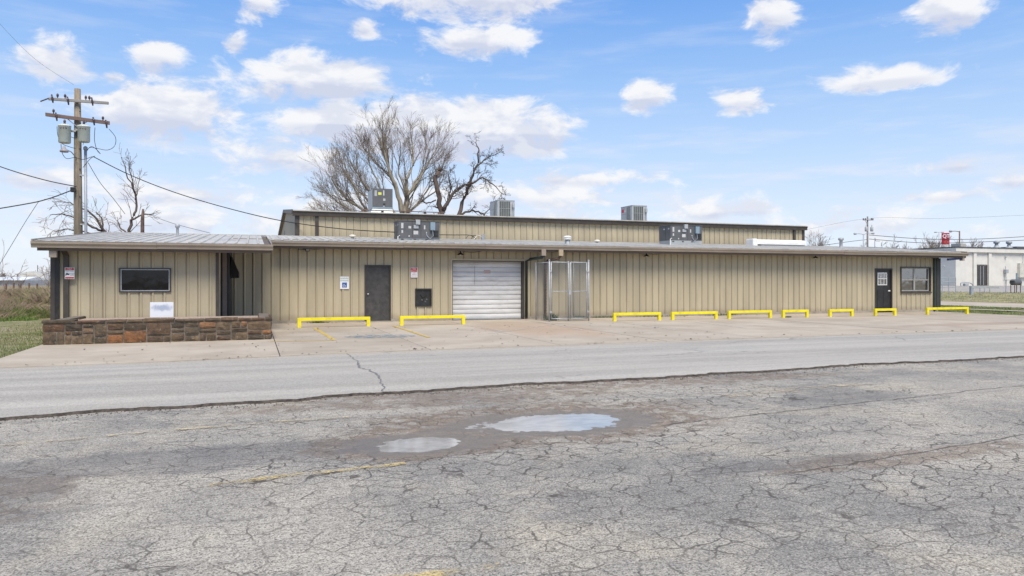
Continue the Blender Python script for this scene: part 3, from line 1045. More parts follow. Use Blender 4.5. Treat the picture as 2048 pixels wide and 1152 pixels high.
MB().prism([(XR + .06, 2.60), (XR + .06, 2.50), (XR + .95, 2.56), (XR + .95, 2.66)], 1, YB - .55, YB - .45).build('downspout_elbow', NAVY, bld)
MB().bbox((XR + .93, YB - .60, 2.50), (XR + 1.06, YB - .42, 2.76), .008).build('gutter_outlet', GUTTER, bld)

# roof sheets: wing (deep) and main
XRL, XRW, XRR = -5.50, .50, 33.1
ribroof(bld, XRL, XRW - .01, 22.38, roof_z(22.38), 32.6, roof_z(32.6), ROOFM)
ribroof(bld, XRW, XRR, 26.38, roof_z(26.38), 32.6, roof_z(32.6), ROOFM)
MB().box((XRL, 32.58, 3.0), (XRR, 32.72, roof_z(32.6) + .03)).build('ridge_trim', ROOFM, bld)
# soffit boards
MB().prism([(22.45, roof_z(22.45) - .10), (32.4, roof_z(32.4) - .10), (32.4, roof_z(32.4) - .03), (22.45, roof_z(22.45) - .03)], 0, XRL + .03, XRW - .03).build('soffit', SOFF, bld)
MB().prism([(26.45, roof_z(26.45) - .10), (32.4, roof_z(32.4) - .10), (32.4, roof_z(32.4) - .03), (26.45, roof_z(26.45) - .03)], 0, XRW, XRR - .03).build('soffit', SOFF, bld)
# gutters: K-style profile in lengths, with joints
GP = [(0, 0), (-.075, 0), (-.085, .05), (-.125, .11), (-.13, .165), (-.115, .165), (-.11, .125), (0, .12)]


def gutter(x0, x1, Y, ztop, lens):
    x = x0
    k = 0
    while x < x1 - .05:
        e_ = min(x1, x + lens[k % len(lens)])
        dz = random.uniform(-.006, .006)
        MB().prism([(Y + p, ztop - .165 + q + dz) for p, q in GP], 0, x + .002, e_ - .004).build('gutter', GUTTER, bld)
        x = e_
        k += 1


gutter(XRL - .02, XRW + .04, 22.40, roof_z(22.38) - .015, [3.0, 3.6])
gutter(XRW + .045, XRR, 26.40, roof_z(26.38) - .015, [4.6, 3.1, 6.1, 3.4, 3.05])
MB().box((XRL + .1, 22.405, roof_z(22.4) - .26), (XRW, 22.46, roof_z(22.4) - .07)).build('fascia', SOFF, bld)
MB().box((XRW + .045, 26.405, roof_z(26.4) - .27), (XRR - .05, 26.46, roof_z(26.4) - .07)).build('fascia', SOFF, bld)
MB().prism([(22.40, roof_z(22.4) - .16), (32.6, roof_z(32.6) - .16), (32.6, roof_z(32.6) + .045), (22.40, roof_z(22.4) + .045)], 0, XRL - .04, XRL - .004).build('rake_trim', GUTTER, bld)
MB().prism([(22.42, roof_z(22.42) - .20), (26.55, roof_z(26.55) - .18), (26.55, roof_z(26.55) + .03), (22.42, roof_z(22.42) + .03)], 0, XRW - .018, XRW + .016).build('rake_trim', GUTTER, bld)
MB().prism([(26.40, roof_z(26.4) - .17), (32.6, roof_z(32.6) - .17), (32.6, roof_z(32.6) + .045), (26.40, roof_z(26.4) + .045)], 0, XRR + .002, XRR + .04).build('rake_trim', GUTTER, bld)


def frame_rect(x0, x1, z0, z1, y0, y1, t_, mat_, parent, name='frame', sill=True):
    mb = MB()
    mb.box((x0, y0, z1 - t_), (x1, y1, z1))
    mb.box((x0, y0, z0), (x0 + t_, y1, z1 - t_ - .0005))
    mb.box((x1 - t_, y0, z0), (x1, y1, z1 - t_ - .0005))
    if sill:
        mb.box((x0 + t_ + .0005, y0, z0), (x1 - t_ - .0005, y1, z0 + t_))
    return mb.build(name, mat_, parent)


# grey steel door
dA = MB().bbox((doorA[0] + .05, YB + .03, .03), (doorA[1] - .05, YB + .075, doorA[3] - .05), .004).build('door', DOORG, bld)
dA['label'] = 'plain grey steel door with round knob'
frame_rect(doorA[0], doorA[1], .0, doorA[3], YB - .035, YB + .16, .05, BROWN, dA, sill=False)
MB().lathe((0, 0, 0), [(.016, 0), (.016, .03), (.032, .036), (.036, .05), (.028, .064), (.008, .068)], 12).build('knob', GALV, dA, True)
kb = [o for o in dA.children if o.name.startswith('knob')][0]
kb.rotation_euler = (R(90), 0, 0)
kb.location = (doorA[0] + .13, YB + .03, 1.02)
for hz in (.35, 1.1, 1.8):
    MB().tube([(doorA[1] - .045, YB + .022, hz), (doorA[1] - .045, YB + .022, hz + .1)], .010, 8).build('hinge', BLACKP, dA)
MB().box((doorA[0] - .05, YB - .16, .0), (doorA[1] + .05, YB + .15, .028)).build('threshold', CONCW, dA)

# roll-up door
gd_ = MB().box((gar[0] + .04, YB + .27, .0), (gar[1] - .04, YB + .30, gar[3])).build('garage_door', GARW, bld)
gd_['label'] = 'grimy white slatted roll-up door'
ns = 12
sh = (gar[3] - .10) / ns
slm = MB()
prof = [(.0, .012), (-.018, .03), (-.026, sh * .5), (-.018, sh - .02), (.0, sh - .004)]
for (ya, za), (yb, zb) in zip(prof, prof[1:]):
    slm.quad([(gar[0] + .05, YB + .262 + ya, za), (gar[1] - .05, YB + .262 + ya, za), (gar[1] - .05, YB + .262 + yb, zb), (gar[0] + .05, YB + .262 + yb, zb)])
slme = slm.mesh('slat', GARW, fix=False)
for i in range(ns):
    o = link('slat', slme, gd_)
    o.location = (0, 0, .03 + i * sh)
MB().bbox((gar[0] + .05, YB + .20, .004), (gar[1] - .05, YB + .262, .040), .006).build('bottom_bar', GALV, gd_)
MB().box((gar[0] + .98, YB + .225, 1.35), (gar[0] + .987, YB + .232, 2.1)).build('pull_cord', CABLE, gd_)
frame_rect(gar[0] - .06, gar[1] + .06, .0, gar[3] + .07, YB - .04, YB - .0305, .07, TAN, gd_, 'trim', sill=False)
frame_rect(gar[0], gar[1], .0, gar[3], YB - .030, YB + .31, .035, BROWN, gd_, 'jamb', sill=False)

# black equipment hatch
hh = MB().bbox((hatch[0] + .04, YB + .0, hatch[2] + .04), (hatch[1] - .04, YB + .05, hatch[3] - .04), .006).build('access_hatch', BLACKP, bld)
frame_rect(hatch[0], hatch[1], hatch[2], hatch[3], YB - .05, YB + .06, .045, BLACKP, hh)
MB().tube([(hatch[0] + .2, YB - .01, hatch[3] - .22), (hatch[0] + .27, YB - .03, hatch[3] - .32), (hatch[0] + .36, YB - .03, hatch[3] - .30), (hatch[0] + .44, YB - .01, hatch[3] - .2)], .014, 6).build('handle', CABLE, hh)
for q in ((.24, .22), (.36, .16), (.42, .24)):
    MB().bbox((hatch[0] + q[0], YB - .02, hatch[2] + q[1]), (hatch[0] + q[0] + .05, YB + .01, hatch[2] + q[1] + .05), .006).build('latch', HVACD, hh)

# black panelled door with six small panes
dB = MB().bbox((doorB[0] + .05, YB + .03, .03), (doorB[1] - .05, YB + .075, doorB[3] - .05), .004).build('door', BLACKP, bld)
dB['label'] = 'black door with white six-pane window'
frame_rect(doorB[0], doorB[1], .0, doorB[3], YB - .035, YB + .16, .05, BROWN, dB, sill=False)
x0, x1, z0, z1 = doorB[0] + .20, doorB[1] - .29, 1.30, 1.90
frame_rect(x0, x1, z0, z1, YB + .012, YB + .0295, .035, WHITEP, dB, 'window_frame')
for i in (1, 2):
    xm = x0 + (x1 - x0) * i / 3
    MB().box((xm - .013, YB + .014, z0 + .0355), (xm + .013, YB + .0285, z1 - .0355)).build('muntin', WHITEP, dB)
MB().box((x0 + .0355, YB + .0145, z0 + .30), (x1 - .0355, YB + .0265, z0 + .328)).build('muntin', WHITEP, dB)
for i in range(3):
    for j in range(2):
        xa = x0 + (x1 - x0) * i / 3 + .015
        xb = x0 + (x1 - x0) * (i + 1) / 3 - .015
        za, zb = (z0 + .036, z0 + .299) if j == 0 else (z0 + .329, z1 - .036)
        MB().quad([(xa, YB + .026, za), (xb, YB + .026, za), (xb, YB + .026, zb), (xa, YB + .026, zb)]).build('pane', GLASSR, dB, fix=False)
for xa in (doorB[0] + .19, doorB[0] + .56):
    MB().bbox((xa, YB + .018, .22), (xa + .28, YB + .03, 1.08), .006).build('raised_panel', BLACKP, dB)
MB().bbox((doorB[1] - .22, YB - .0, 1.00), (doorB[1] - .10, YB + .03, 1.06), .008).build('handle', WHITEP, dB)

# right hand sash window
wb = thing_w = MB().box((winB[0] + .05, YB + .16, winB[2] + .04), (winB[1] - .05, YB + .18, winB[3] - .04)).build('window', INTER, bld)
wb['label'] = 'wide two-over-two sash window beside the black door'
frame_rect(winB[0], winB[1], winB[2], winB[3], YB - .045, YB + .17, .05, BROWN, wb)
ALU = simple('grey_window_sash', (.40, .385, .35), .5, .08)
xm, zm = (winB[0] + winB[1]) / 2 - .02, winB[2] + .60
frame_rect(winB[0] + .051, winB[1] - .051, winB[2] + .051, winB[3] - .051, YB + .05, YB + .11, .045, ALU, wb, 'sash')
MB().box((xm - .045, YB + .045, winB[2] + .097), (xm + .045, YB + .105, winB[3] - .097)).build('mullion', ALU, wb)
for a, b_ in ((winB[0] + .097, xm - .046), (xm + .046, winB[1] - .097)):
    MB().box((a, YB + .055, zm - .03), (b_, YB + .10, zm + .03)).build('meeting_rail', ALU, wb)
    for (za, zb, yy) in ((winB[2] + .097, zm - .031, YB + .098), (zm + .031, winB[3] - .097, YB + .075)):
        MB().quad([(a, yy, za), (b_, yy, za), (b_, yy, zb), (a, yy, zb)]).build('pane', GLASSR, wb, fix=False)
MB().bbox((winB[0] - .02, YB - .075, winB[2] - .045), (winB[1] + .02, YB - .03, winB[2] - .002), .006).build('sill', BROWN, wb)

# wing picture window
wl = MB().box((winL[0] + .03, YW + .12, winL[2] + .03), (winL[1] - .03, YW + .14, winL[3] - .03)).build('window', INTER, bld)
wl['label'] = 'dark picture window with pale metal frame in the wing'
frame_rect(winL[0] - .03, winL[1] + .03, winL[2] - .03, winL[3] + .03, YW - .045, YW + .09, .035, BROWN, wl)
frame_rect(winL[0] + .0055, winL[1] - .0055, winL[2] + .0055, winL[3] - .0055, YW - .035, YW + .05, .024, GALV, wl, 'inner_frame')
MB().quad([(winL[0] + .03, YW + .03, winL[2] + .03), (winL[1] - .03, YW + .03, winL[2] + .03), (winL[1] - .03, YW + .03, winL[3] - .03), (winL[0] + .03, YW + .03, winL[3] - .03)]).build('pane', GLASSD, wl, fix=False)

# awning over the side door: sloping canvas with side cheeks
aw = MB()
AX = -.665
aw.prism([(AX, 2.30), (AX + .21, 1.78), (AX + .21, 1.60), (AX + .195, 1.60), (AX + .195, 1.77), (AX, 2.26)], 1, 24.66, 26.45)
aw.prism([(AX, 2.25), (AX + .194, 1.765), (AX + .194, 1.60), (AX, 1.60)], 1, 24.67, 24.69)
aw.prism([(AX, 2.25), (AX + .194, 1.765), (AX + .194, 1.60), (AX, 1.60)], 1, 26.42, 26.44)
tag(aw.build('awning', simple('black_canvas', (.012, .012, .013), .9, .2)), 'small black canvas awning over the side door of the wing', 'awning')

# gutter outlets and pipes by the chain link gate
for xo, mtp, mto in ((10.62, RUST, GUTTER), (11.35, RUST, simple('tan_outlet', (.42, .34, .22), .5, .08))):
    MB().bbox((xo - .09, 26.27, roof_z(26.4) - .42), (xo + .09, 26.41, roof_z(26.4) - .175), .008).build('gutter_outlet', mto, bld)
MB().tube([(10.62, 26.35, 2.50), (10.60, 26.40, 2.42), (10.25, 26.80, 2.36), (10.12, 26.88, 2.28), (10.12, 26.88, .05)], .06, 8).build('downspout', DKGREEN, bld, True)
MB().tube([(11.35, 26.35, 2.50), (11.32, 26.42, 2.40), (10.98, 26.80, 2.30), (10.92, 26.88, 2.2), (10.92, 26.88, .05)], .055, 8).build('downspout', RUST, bld, True)

# ------------------------------------------------------------------ taller building behind
YK = 33.0
XK0, XK1 = at(592, 430, YK).x, at(1607, 460, YK).x
ZK = 4.53
back = thing('tall_metal_building', (0, 33, 0), 'taller tan metal building with dark brown eave trim rising behind the low roof', 'building')
wall_run(back, XK0, XK1, YK, 2.6, ZK - .05, [], TAN)
MB().box((XK0 + .05, YK + .05, .5), (XK1 - .05, YK + .12, ZK - .05)).build('inner_wall', TANC, back)
MB().prism([(YK, ZK - .20), (YK - .16, ZK - .20), (YK - .18, ZK - .06), (YK - .22, ZK - .02), (YK - .22, ZK), (YK, ZK)], 0, XK0 - .15, XK1 + .12).build('eave_trim', BROWN, back)
MB().box((XK0 - .05, YK - .04, 2.6), (XK0 + .14, YK + .1, ZK - .205)).build('corner_trim', BROWN, back)
MB().box((XK0 + .80, YK - .09, 2.6), (XK0 + .95, YK - .03, ZK - .205)).build('downspout', BROWN, back)
MB().box((XK1 - .10, YK - .04, 2.6), (XK1 + .05, YK + .1, ZK - .205)).build('corner_trim', BROWN, back)
MB().box((XK1 - .75, YK - .09, 2.6), (XK1 - .60, YK - .03, ZK - .205)).build('downspout', BROWN, back)
gz = [(YK, 0), (52, 0), (52, ZK), (42.5, ZK + .86), (YK, ZK)]
MB().prism(gz, 0, XK0 - .03, XK0 + .02).build('gable_wall', TAN, back)
MB().prism(gz, 0, XK1 - .02, XK1 + .03).build('gable_wall', TAN, back)
MB().box((XK0 - .04, 44.0, 3.4), (XK0 - .031, 45.2, 4.4)).build('vent_louver', BLACKP, back)
MB().prism([(YK - .15, ZK + .004), (42.5, ZK + .88), (52.2, ZK), (52.2, ZK + .05), (42.5, ZK + .93), (YK - .15, ZK + .05)], 0, XK0 - .14, XK1 + .11).build('roof', ROOFM, back)
MB().prism([(YK - .2, ZK - .12), (42.5, ZK + .76), (52.2, ZK - .12), (52.2, ZK + .06), (42.5, ZK + .94), (YK - .2, ZK + .06)], 0, XK0 - .19, XK0 - .143).build('rake_trim', BROWN, back)
def kz(y):
    return ZK + .05 + (y - YK) * .0905

# ------------------------------------------------------------------ rooftop equipment
def sticker(parent, x, y, z, w_, h_, mt=STICK):
    MB().box((x, y - .003, z), (x + w_, y, z + h_)).build('sticker', mt, parent)


def package_unit(x0, y0, z0, label, curb=.0):
    W, D, T = 1.72, 1.0, .76
    t = thing('rooftop_unit', (x0 + W / 2, y0 + D / 2, z0), label, 'air conditioner', 'packaged units on the low roof')
    zb = z0 + curb
    MB().bbox((x0, y0, zb + .07), (x0 + W, y0 + D, zb + T), .012).build('cabinet', HVACD, t)
    MB().bbox((x0 - .02, y0 - .02, zb + T), (x0 + W + .02, y0 + D + .02, zb + T + .022), .006).build('top_cover', HVACD, t)
    MB().box((x0 + .01, y0 + .01, z0 - .08), (x0 + W - .01, y0 + D - .01, zb + .07)).build('base_rail', HVACL if curb else simple('grey_rail', (.19, .21, .23), .5), t)
    for px in (x0 + .10, x0 + .62, x0 + 1.12):
        MB().box((px, y0 - .006, zb + .0), (px + .10, y0 + .009, zb + .035)).build('fork_slot', BLACKP, t)
    for px in (.56, .92, 1.30):
        MB().box((x0 + px, y0 - .004, zb + .09), (x0 + px + .012, y0 - .0002, zb + T - .02)).build('panel_seam', BLACKP, t)
    MB().bbox((x0 + .70, y0 - .10, zb + T - .14), (x0 + .88, y0 - .003, zb + T + .06), .008).build('control_box', HVACL, t)
    MB().bbox((x0 + .62, y0 - .05, zb + .46), (x0 + .82, y0 - .003, zb + .60), .006).build('vent_hood', HVACL, t)
    MB().bbox((x0 + 1.30, y0 - .12, zb + .40), (x0 + 1.50, y0 - .0025, zb + .73), .01).build('disconnect_box', BLUEG, t)
    MB().tube([(x0 + 1.40, y0 - .06, zb + .4), (x0 + 1.43, y0 - .05, zb + .18), (x0 + 1.30, y0 - .04, zb + .06), (x0 + 1.18, y0 - .03, zb + .16), (x0 + 1.15, y0 - .01, zb + .26)], .016, 6).build('conduit', GREYC, t)
    MB().box((x0 + 1.46, y0 - .008, zb + .12), (x0 + 1.66, y0 - .0045, zb + .4)).build('grille', BLACKP, t)
    MB().tube([(x0 - .03, y0 - .03, z0 - .02), (x0 - .03, y0 - .03, zb + .12), (x0 + .05, y0 - .02, zb + .16)], .02, 6).build('drain_pipe', WHITEP, t)
    for q in ((.11, .46, .09, .22), (.12, .27, .07, .12), (.41, .46, .11, .10), (.62, .22, .19, .15), (.41, .12, .05, .06), (1.05, .44, .06, .16), (1.14, .28, .04, .05)):
        sticker(t, x0 + q[0], y0 - .0003, zb + q[1], q[2], q[3])
    MB().box((x0 - .004, y0 + .5, zb + .58), (x0 - .001, y0 + .62, zb + .64)).build('sticker', STICK, t)
    MB().box((x0 - .004, y0 + .1, zb + .58), (x0 - .001, y0 + .22, zb + .64)).build('sticker', STICK, t)
    MB().box((x0 - .004, y0 + .42, zb + .09), (x0 - .001, y0 + .44, zb + .74)).build('panel_seam', BLACKP, t)
    return t


pB = at(797, 476, 29.5)
package_unit(pB.x, 29.5, roof_z(29.5) + .03, 'dark grey rooftop unit set flat on the low roof, where the overhead wire arrives')
pE = at(1341, 476, 29.5)
package_unit(pE.x, 29.5, roof_z(29.5) + .03, 'dark grey rooftop unit raised on a pale curb beside the long white duct', curb=.14)


def condenser(x0, y0, label, red):
    W, D, T = .95, 1.3, .84
    z0 = kz(y0)
    t = thing('condenser_unit', (x0 + W / 2, y0 + D / 2, z0), label, 'air conditioner', 'condensers on the tall roof')
    MB().bbox((x0, y0, z0 - .1), (x0 + W, y0 + D, z0 + T), .02).build('cabinet', HVACL, t)
    MB().bbox((x0 - .012, y0 - .012, z0 + T), (x0 + W + .012, y0 + D + .012, z0 + T + .03), .008).build('top_cover', HVACL, t)
    MB().box((x0 + .09, y0 - .004, z0 + .03), (x0 + .70, y0 - .0005, z0 + T - .04)).build('louver_back', LOUV, t)
    for i in range(6):
        xx = x0 + .10 + i * .118
        MB().box((xx, y0 - .022, z0 + .03), (xx + .018, y0 - .005, z0 + T - .04)).build('louver_bar', HVACL, t)
    MB().box((x0 + .09, y0 - .026, z0 + .42), (x0 + .70, y0 - .0225, z0 + .435)).build('louver_bar', HVACL, t)
    MB().box((x0 - .004, y0 + .18, z0 + .03), (x0 - .0005, y0 + .62, z0 + T - .04)).build('louver_back', LOUV, t)
    for i in range(5):
        yy = y0 + .19 + i * .1
        MB().box((x0 - .02, yy, z0 + .03), (x0 - .0045, yy + .015, z0 + T - .04)).build('louver_bar', HVACL, t)
    MB().box((x0 - .003, y0 + .64, z0 + .42), (x0 - .0005, y0 + D - .02, z0 + .43)).build('panel_seam', BLACKP, t)
    if red:
        MB().box((x0 - .004, y0 + .95, z0 + .52), (x0 - .0006, y0 + 1.2, z0 + .72)).build('badge', REDS, t)
        MB().box((x0 - .004, y0 + .72, z0 + .54), (x0 - .0006, y0 + .92, z0 + .64)).build('badge', STICK, t)
    MB().bbox((x0 + .80, y0 - .09, z0 + .48), (x0 + .93, y0 - .0005, z0 + .70), .01).build('disconnect_box', HVACL, t)
    MB().tube([(x0 + .86, y0 - .05, z0 + .48), (x0 + .86, y0 - .05, z0 + .05)], .018, 6).build('conduit', GREYC, t)
    MB().box((x0 + .73, y0 - .003, z0 + .52), (x0 + .77, y0 - .0005, z0 + .78)).build('sticker', STICK, t)
    return t


condenser(at(995, 437, 36).x, 36, 'light grey louvered condenser on the tall roof behind the dark leaning tree branch', False)
condenser(at(1264, 443, 36).x, 36, 'light grey louvered condenser with small red badge on the tall roof', True)

# tall unit on the back roof
xa, ya = at(745, 420, 36).x, 36.0
za = kz(ya)
tu = thing('rooftop_unit', (xa + .5, ya + .5, za), 'tall dark grey cube unit on a flared metal curb on the tall roof', 'air conditioner')
MB().bbox((xa, ya, za + .20), (xa + .99, ya + 1.5, za + 1.20), .012).build('cabinet', HVACD, tu)
MB().bbox((xa - .004, ya - .012, za + .20), (xa + .995, ya - .001, za + .28), .003).build('base_rail', BLUEG, tu)
MB().box((xa - .006, ya + .03, za + .22), (xa - .001, ya + 1.47, za + 1.16)).build('side_panel', HVACL, tu)
cb = MB()
n = len(cb.v)
cb.v += [(xa - .14, ya - .14, za - .12), (xa + 1.0, ya - .14, za - .12), (xa + 1.0, ya + 1.6, za - .02), (xa - .14, ya + 1.6, za - .02), (xa, ya + .004, za + .199), (xa + .98, ya + .004, za + .199), (xa + .98, ya + 1.5, za + .199), (xa, ya + 1.5, za + .199)]
for q in ((3, 2, 1, 0), (4, 5, 6, 7), (0, 1, 5, 4), (1, 2, 6, 5), (2, 3, 7, 6), (3, 0, 4, 7)):
    cb.f.append(q)
    cb.m.append(0)
cb.build('curb', simple('pale_metal_curb', (.42, .46, .46), .45, .08, metal=.3), tu)
for q, mt in (((.10, .82, .12, .28), HVACL), ((.28, .88, .16, .13), STICKY), ((.52, .86, .06, .26), STICK), ((.52, .60, .11, .11), STICK), ((.53, .30, .06, .10), STICK)):
    sticker(tu, xa + q[0], ya - .0003, za + q[1], q[2], q[3], mt)
MB().box((xa + .52, ya - .004, za + .36), (xa + .63, ya - .0005, za + .47)).build('port', BLACKP, tu)

# gas pipe on the back roof
gp = thing('gas_pipe', (5.5, 33.6, kz(33.6)), 'thin brown gas pipe on blocks along the tall roof edge', 'pipe')
MB().tube([(at(722, 425, 33.6).x, 33.6, kz(33.6) + .10), (at(880, 427, 33.6).x, 33.6, kz(33.6) + .10)], .022, 6).build('pipe', RUST, gp)
for x in (725, 765, 806, 850, 878):
    X_ = at(x, 425, 33.6).x
    MB().bbox((X_ - .05, 33.55, kz(33.6) - .03), (X_ + .05, 33.7, kz(33.6) + .078), .008).build('block', RUST if x > 860 or x < 730 else BLACKP, gp)
MB().tube([(at(880, 427, 33.6).x, 33.6, kz(33.6) + .10), (at(880, 427, 33.6).x + .5, 34.6, kz(34.6) + .10)], .022, 6).build('pipe', RUST, gp)

# round roof vent
pv = at(1135, 486, 27.6)
rv = thing('roof_vent', (pv.x, 27.6, roof_z(27.6)), 'round galvanized roof vent with white stacked cap rings', 'vent')
MB().lathe((pv.x, 27.6, roof_z(27.6) - .02), [(.125, 0), (.11, .04), (.105, .24)], 16).build('stack', GALV, rv, True)
MB().lathe((pv.x, 27.6, roof_z(27.6) + .20), [(.11, 0), (.165, .01), (.165, .05), (.13, .06)], 16).build('cap_ring', WHITEP, rv, True)
MB().lathe((pv.x, 27.6, roof_z(27.6) + .27), [(.12, 0), (.17, .005), (.165, .05), (.10, .09), (.02, .10)], 16).build('cap', WHITEP, rv, True)
# small white caps
for px, lab in ((705, 'low white mushroom cap on the low roof near the raised dark unit wire'), (1194, 'small white bent vent cap on the low roof past the round vent')):
    p = at(px, 470, 30.5)
    z = roof_z(30.5)
    o = MB().lathe((p.x, 30.5, z - .02), [(.06, 0), (.06, .08), (.15, .09), (.14, .15), (.06, .19)], 14).build('vent_cap', simple('offwhite_cap', (.66, .62, .52), .6), None, True)
    tag(o, lab, 'vent')
# flue pipes
for (px, py0, py1, Y_, r, lab) in ((355, 470, 449, 30.5, .05, 'thin grey flue pipe rising from the wing roof'), (1682, 494, 476, 30.5, .085, 'grey galvanized flue with flared top at the far roof end')):
    p, q = at(px, py0, Y_), at(px, py1, Y_)
    z = roof_z(Y_)
    o = MB().lathe((p.x, Y_, z - .05), [(r * 1.5, 0), (r, .08), (r, q.z - z - .08), (r * 1.7, q.z - z - .06), (r * 1.7, q.z - z + .04), (r * 1.2, q.z - z + .06)], 12).build('flue_pipe', GALV, None, True)
    tag(o, lab, 'pipe')
# long white duct
xd0, xd1 = at(1507, 480, 31.2).x, at(1612, 480, 31.2).x
zd = roof_z(31.2)
du = thing('roof_duct', ((xd0 + xd1) / 2, 31.4, zd), 'long white sheet metal duct lying along the low roof', 'duct')
MB().prism([(31.2, zd + .10), (31.2, zd + .22), (31.3, zd + .34), (31.7, zd + .38), (31.75, zd + .10)], 0, xd0, xd1).build('duct_body', WHITEP, du)
MB().box((xd0 + .5, 31.25, zd - .05), (xd1 - .05, 31.7, zd + .099)).build('duct_base', GALV, du)
MB().bbox((xd0 - .05, 31.17, zd - .05), (xd0 + .25, 31.78, zd + .385), .06).build('duct_elbow', WHITEP, du)
# electrical mast on the low roof
pm = at(968, 470, 31.8)
ms = thing('service_mast', (pm.x, 31.8, roof_z(31.8)), 'short grey electrical mast with looping wires on the low roof', 'mast')
MB().tube([(pm.x, 31.8, roof_z(31.8) - .1), (pm.x, 31.8, roof_z(31.8) + .30)], .035, 8).build('pipe', GREYC, ms)
MB().bbox((pm.x - .12, 31.74, roof_z(31.8) + .02), (pm.x - .02, 31.86, roof_z(31.8) + .24), .01).build('box', GREYC, ms)
for dxx, mt in ((-.5, CABLE), (-.75, CABLE), (-.35, WHITEP)):
    MB().tube([(pm.x - .05, 31.76, roof_z(31.8) + .1), (pm.x - .2, 31.74, roof_z(31.8) + .2), (pm.x + dxx, 31.74, roof_z(31.8) + .22), (pm.x + dxx - .15, 31.7, roof_z(31.8) + .05)], .012, 5).build('wire_loop', mt, ms)

# ------------------------------------------------------------------ lettering
def text(parent, s_, x, y, z, size, mt, name='lettering', align='CENTER', sx=1.0, bold=0.0):
    cu = bpy.data.curves.new(name, 'FONT')
    cu.body = s_
    cu.size = size
    cu.align_x = align
    cu.align_y = 'CENTER'
    cu.extrude = .0004
    cu.offset = bold
    tmp = bpy.data.objects.new(name, cu)
    COL.objects.link(tmp)
    bpy.context.view_layer.update()
    me = bpy.data.meshes.new_from_object(tmp.evaluated_get(bpy.context.evaluated_depsgraph_get()))
    bpy.data.objects.remove(tmp)
    bpy.data.curves.remove(cu)
    me.materials.clear()
    me.materials.append(mt)
    for v in me.vertices:
        vx, vy = v.co.x * sx, v.co.y
        dep = v.co.z
        v.co = (x + vx, y - dep, z + vy)
    return link(name, me, parent)


def plate(name, x0, x1, z0, z1, Y, mt, label, cat, r=.012):
    t = thing(name, ((x0 + x1) / 2, Y, z0), label, cat)
    MB().bbox((x0, Y - .004, z0), (x1, Y, z1), .0018).build('plate', mt, t)
    return t


# reserved parking sign
a, b_ = at(680, 553, YB - .034), at(698, 578, YB - .034)
ys = YB - .034
sg = plate('parking_sign', a.x, b_.x, b_.z, a.z, ys, SIGNW, 'white reserved parking sign with blue wheelchair square left of the steel door', 'sign')
cx = (a.x + b_.x) / 2
hh_, ww_ = a.z - b_.z, b_.x - a.x
text(sg, 'RESERVED', cx, ys - .0055, a.z - hh_ * .16, .066, SIGNG)
text(sg, 'PARKING', cx, ys - .0055, a.z - hh_ * .34, .070, SIGNG)
MB().box((cx - .085, ys - .006, b_.z + .055), (cx + .085, ys - .0045, b_.z + .235)).build('emblem_square', SIGNB, sg)
wc = MB()
z0 = b_.z + .055
wc.tube([(cx - .012, ys - .008, z0 + .148), (cx - .012, ys - .008, z0 + .15)], .016, 8)
wc.tube([(cx - .012, ys - .008, z0 + .125), (cx - .012, ys - .008, z0 + .08), (cx + .03, ys - .008, z0 + .076), (cx + .045, ys - .008, z0 + .036), (cx + .06, ys - .008, z0 + .04)], .0085, 5)
wc.tube([(cx - .012 + .042 * math.cos(R(q)), ys - .008, z0 + .062 + .042 * math.sin(R(q))) for q in range(110, 361, 25)], .0075, 5)
wc.build('wheelchair_emblem', SIGNW, sg)
# no parking sign
a, b_ = at(821.5, 535, ys), at(835, 555, ys)
sg = plate('no_parking_sign', a.x, b_.x, b_.z, a.z, ys, SIGNW, 'small sign with red header above white, between steel door and roll-up door', 'sign')
cx, hh_ = (a.x + b_.x) / 2, a.z - b_.z
MB().box((a.x + .012, ys - .006, a.z - hh_ * .46), (b_.x - .012, ys - .0045, a.z - .012)).build('header', REDS, sg)
text(sg, 'NO', cx, ys - .0075, a.z - hh_ * .15, .085, SIGNW)
text(sg, 'PARKING', cx, ys - .0075, a.z - hh_ * .36, .058, SIGNW)
for k, s_ in enumerate(('THIS', 'SPACE IS', 'BLOCKED')):
    text(sg, s_, cx, ys - .0055, a.z - hh_ * (.56 + .15 * k), .044, REDS)
# no trespassing sign on the wing corner
yt = YW - .14
a, b_ = at(129.5, 535, yt), at(149, 558, yt)
sg = plate('no_trespassing_sign', a.x, b_.x, b_.z, a.z, yt, SIGNW, 'red and white surveillance warning sign on the wing corner downspout', 'sign')
cx, hh_ = (a.x + b_.x) / 2, a.z - b_.z
MB().box((a.x + .012, yt - .006, a.z - hh_ * .22), (b_.x - .012, yt - .0045, a.z - .012)).build('header', REDS, sg)
text(sg, 'NO', cx, yt - .0075, a.z - hh_ * .12, .062, SIGNW)
text(sg, 'TRESPASSING', cx, yt - .0055, a.z - hh_ * .30, .036, SIGNK)
cmr = MB()
cmr.prism([(cx - .10, b_.z + hh_ * .40), (cx - .02, b_.z + hh_ * .34), (cx + .0, b_.z + hh_ * .44), (cx - .07, b_.z + hh_ * .54)], 1, yt - .006, yt - .0045)
cmr.prism([(cx - .11, b_.z + hh_ * .30), (cx - .09, b_.z + hh_ * .30), (cx - .06, b_.z + hh_ * .40), (cx - .08, b_.z + hh_ * .42)], 1, yt - .0065, yt - .0047)
cmr.build('camera_emblem', SIGNK, sg)
text(sg, '24 HOUR', cx + .06, yt - .0055, b_.z + hh_ * .46, .035, SIGNK)
text(sg, 'VIDEO', cx + .06, yt - .0055, b_.z + hh_ * .34, .035, SIGNK)
MB().box((a.x + .012, yt - .006, b_.z + .012), (b_.x - .012, yt - .0045, b_.z + hh_ * .17)).build('footer', REDS, sg)
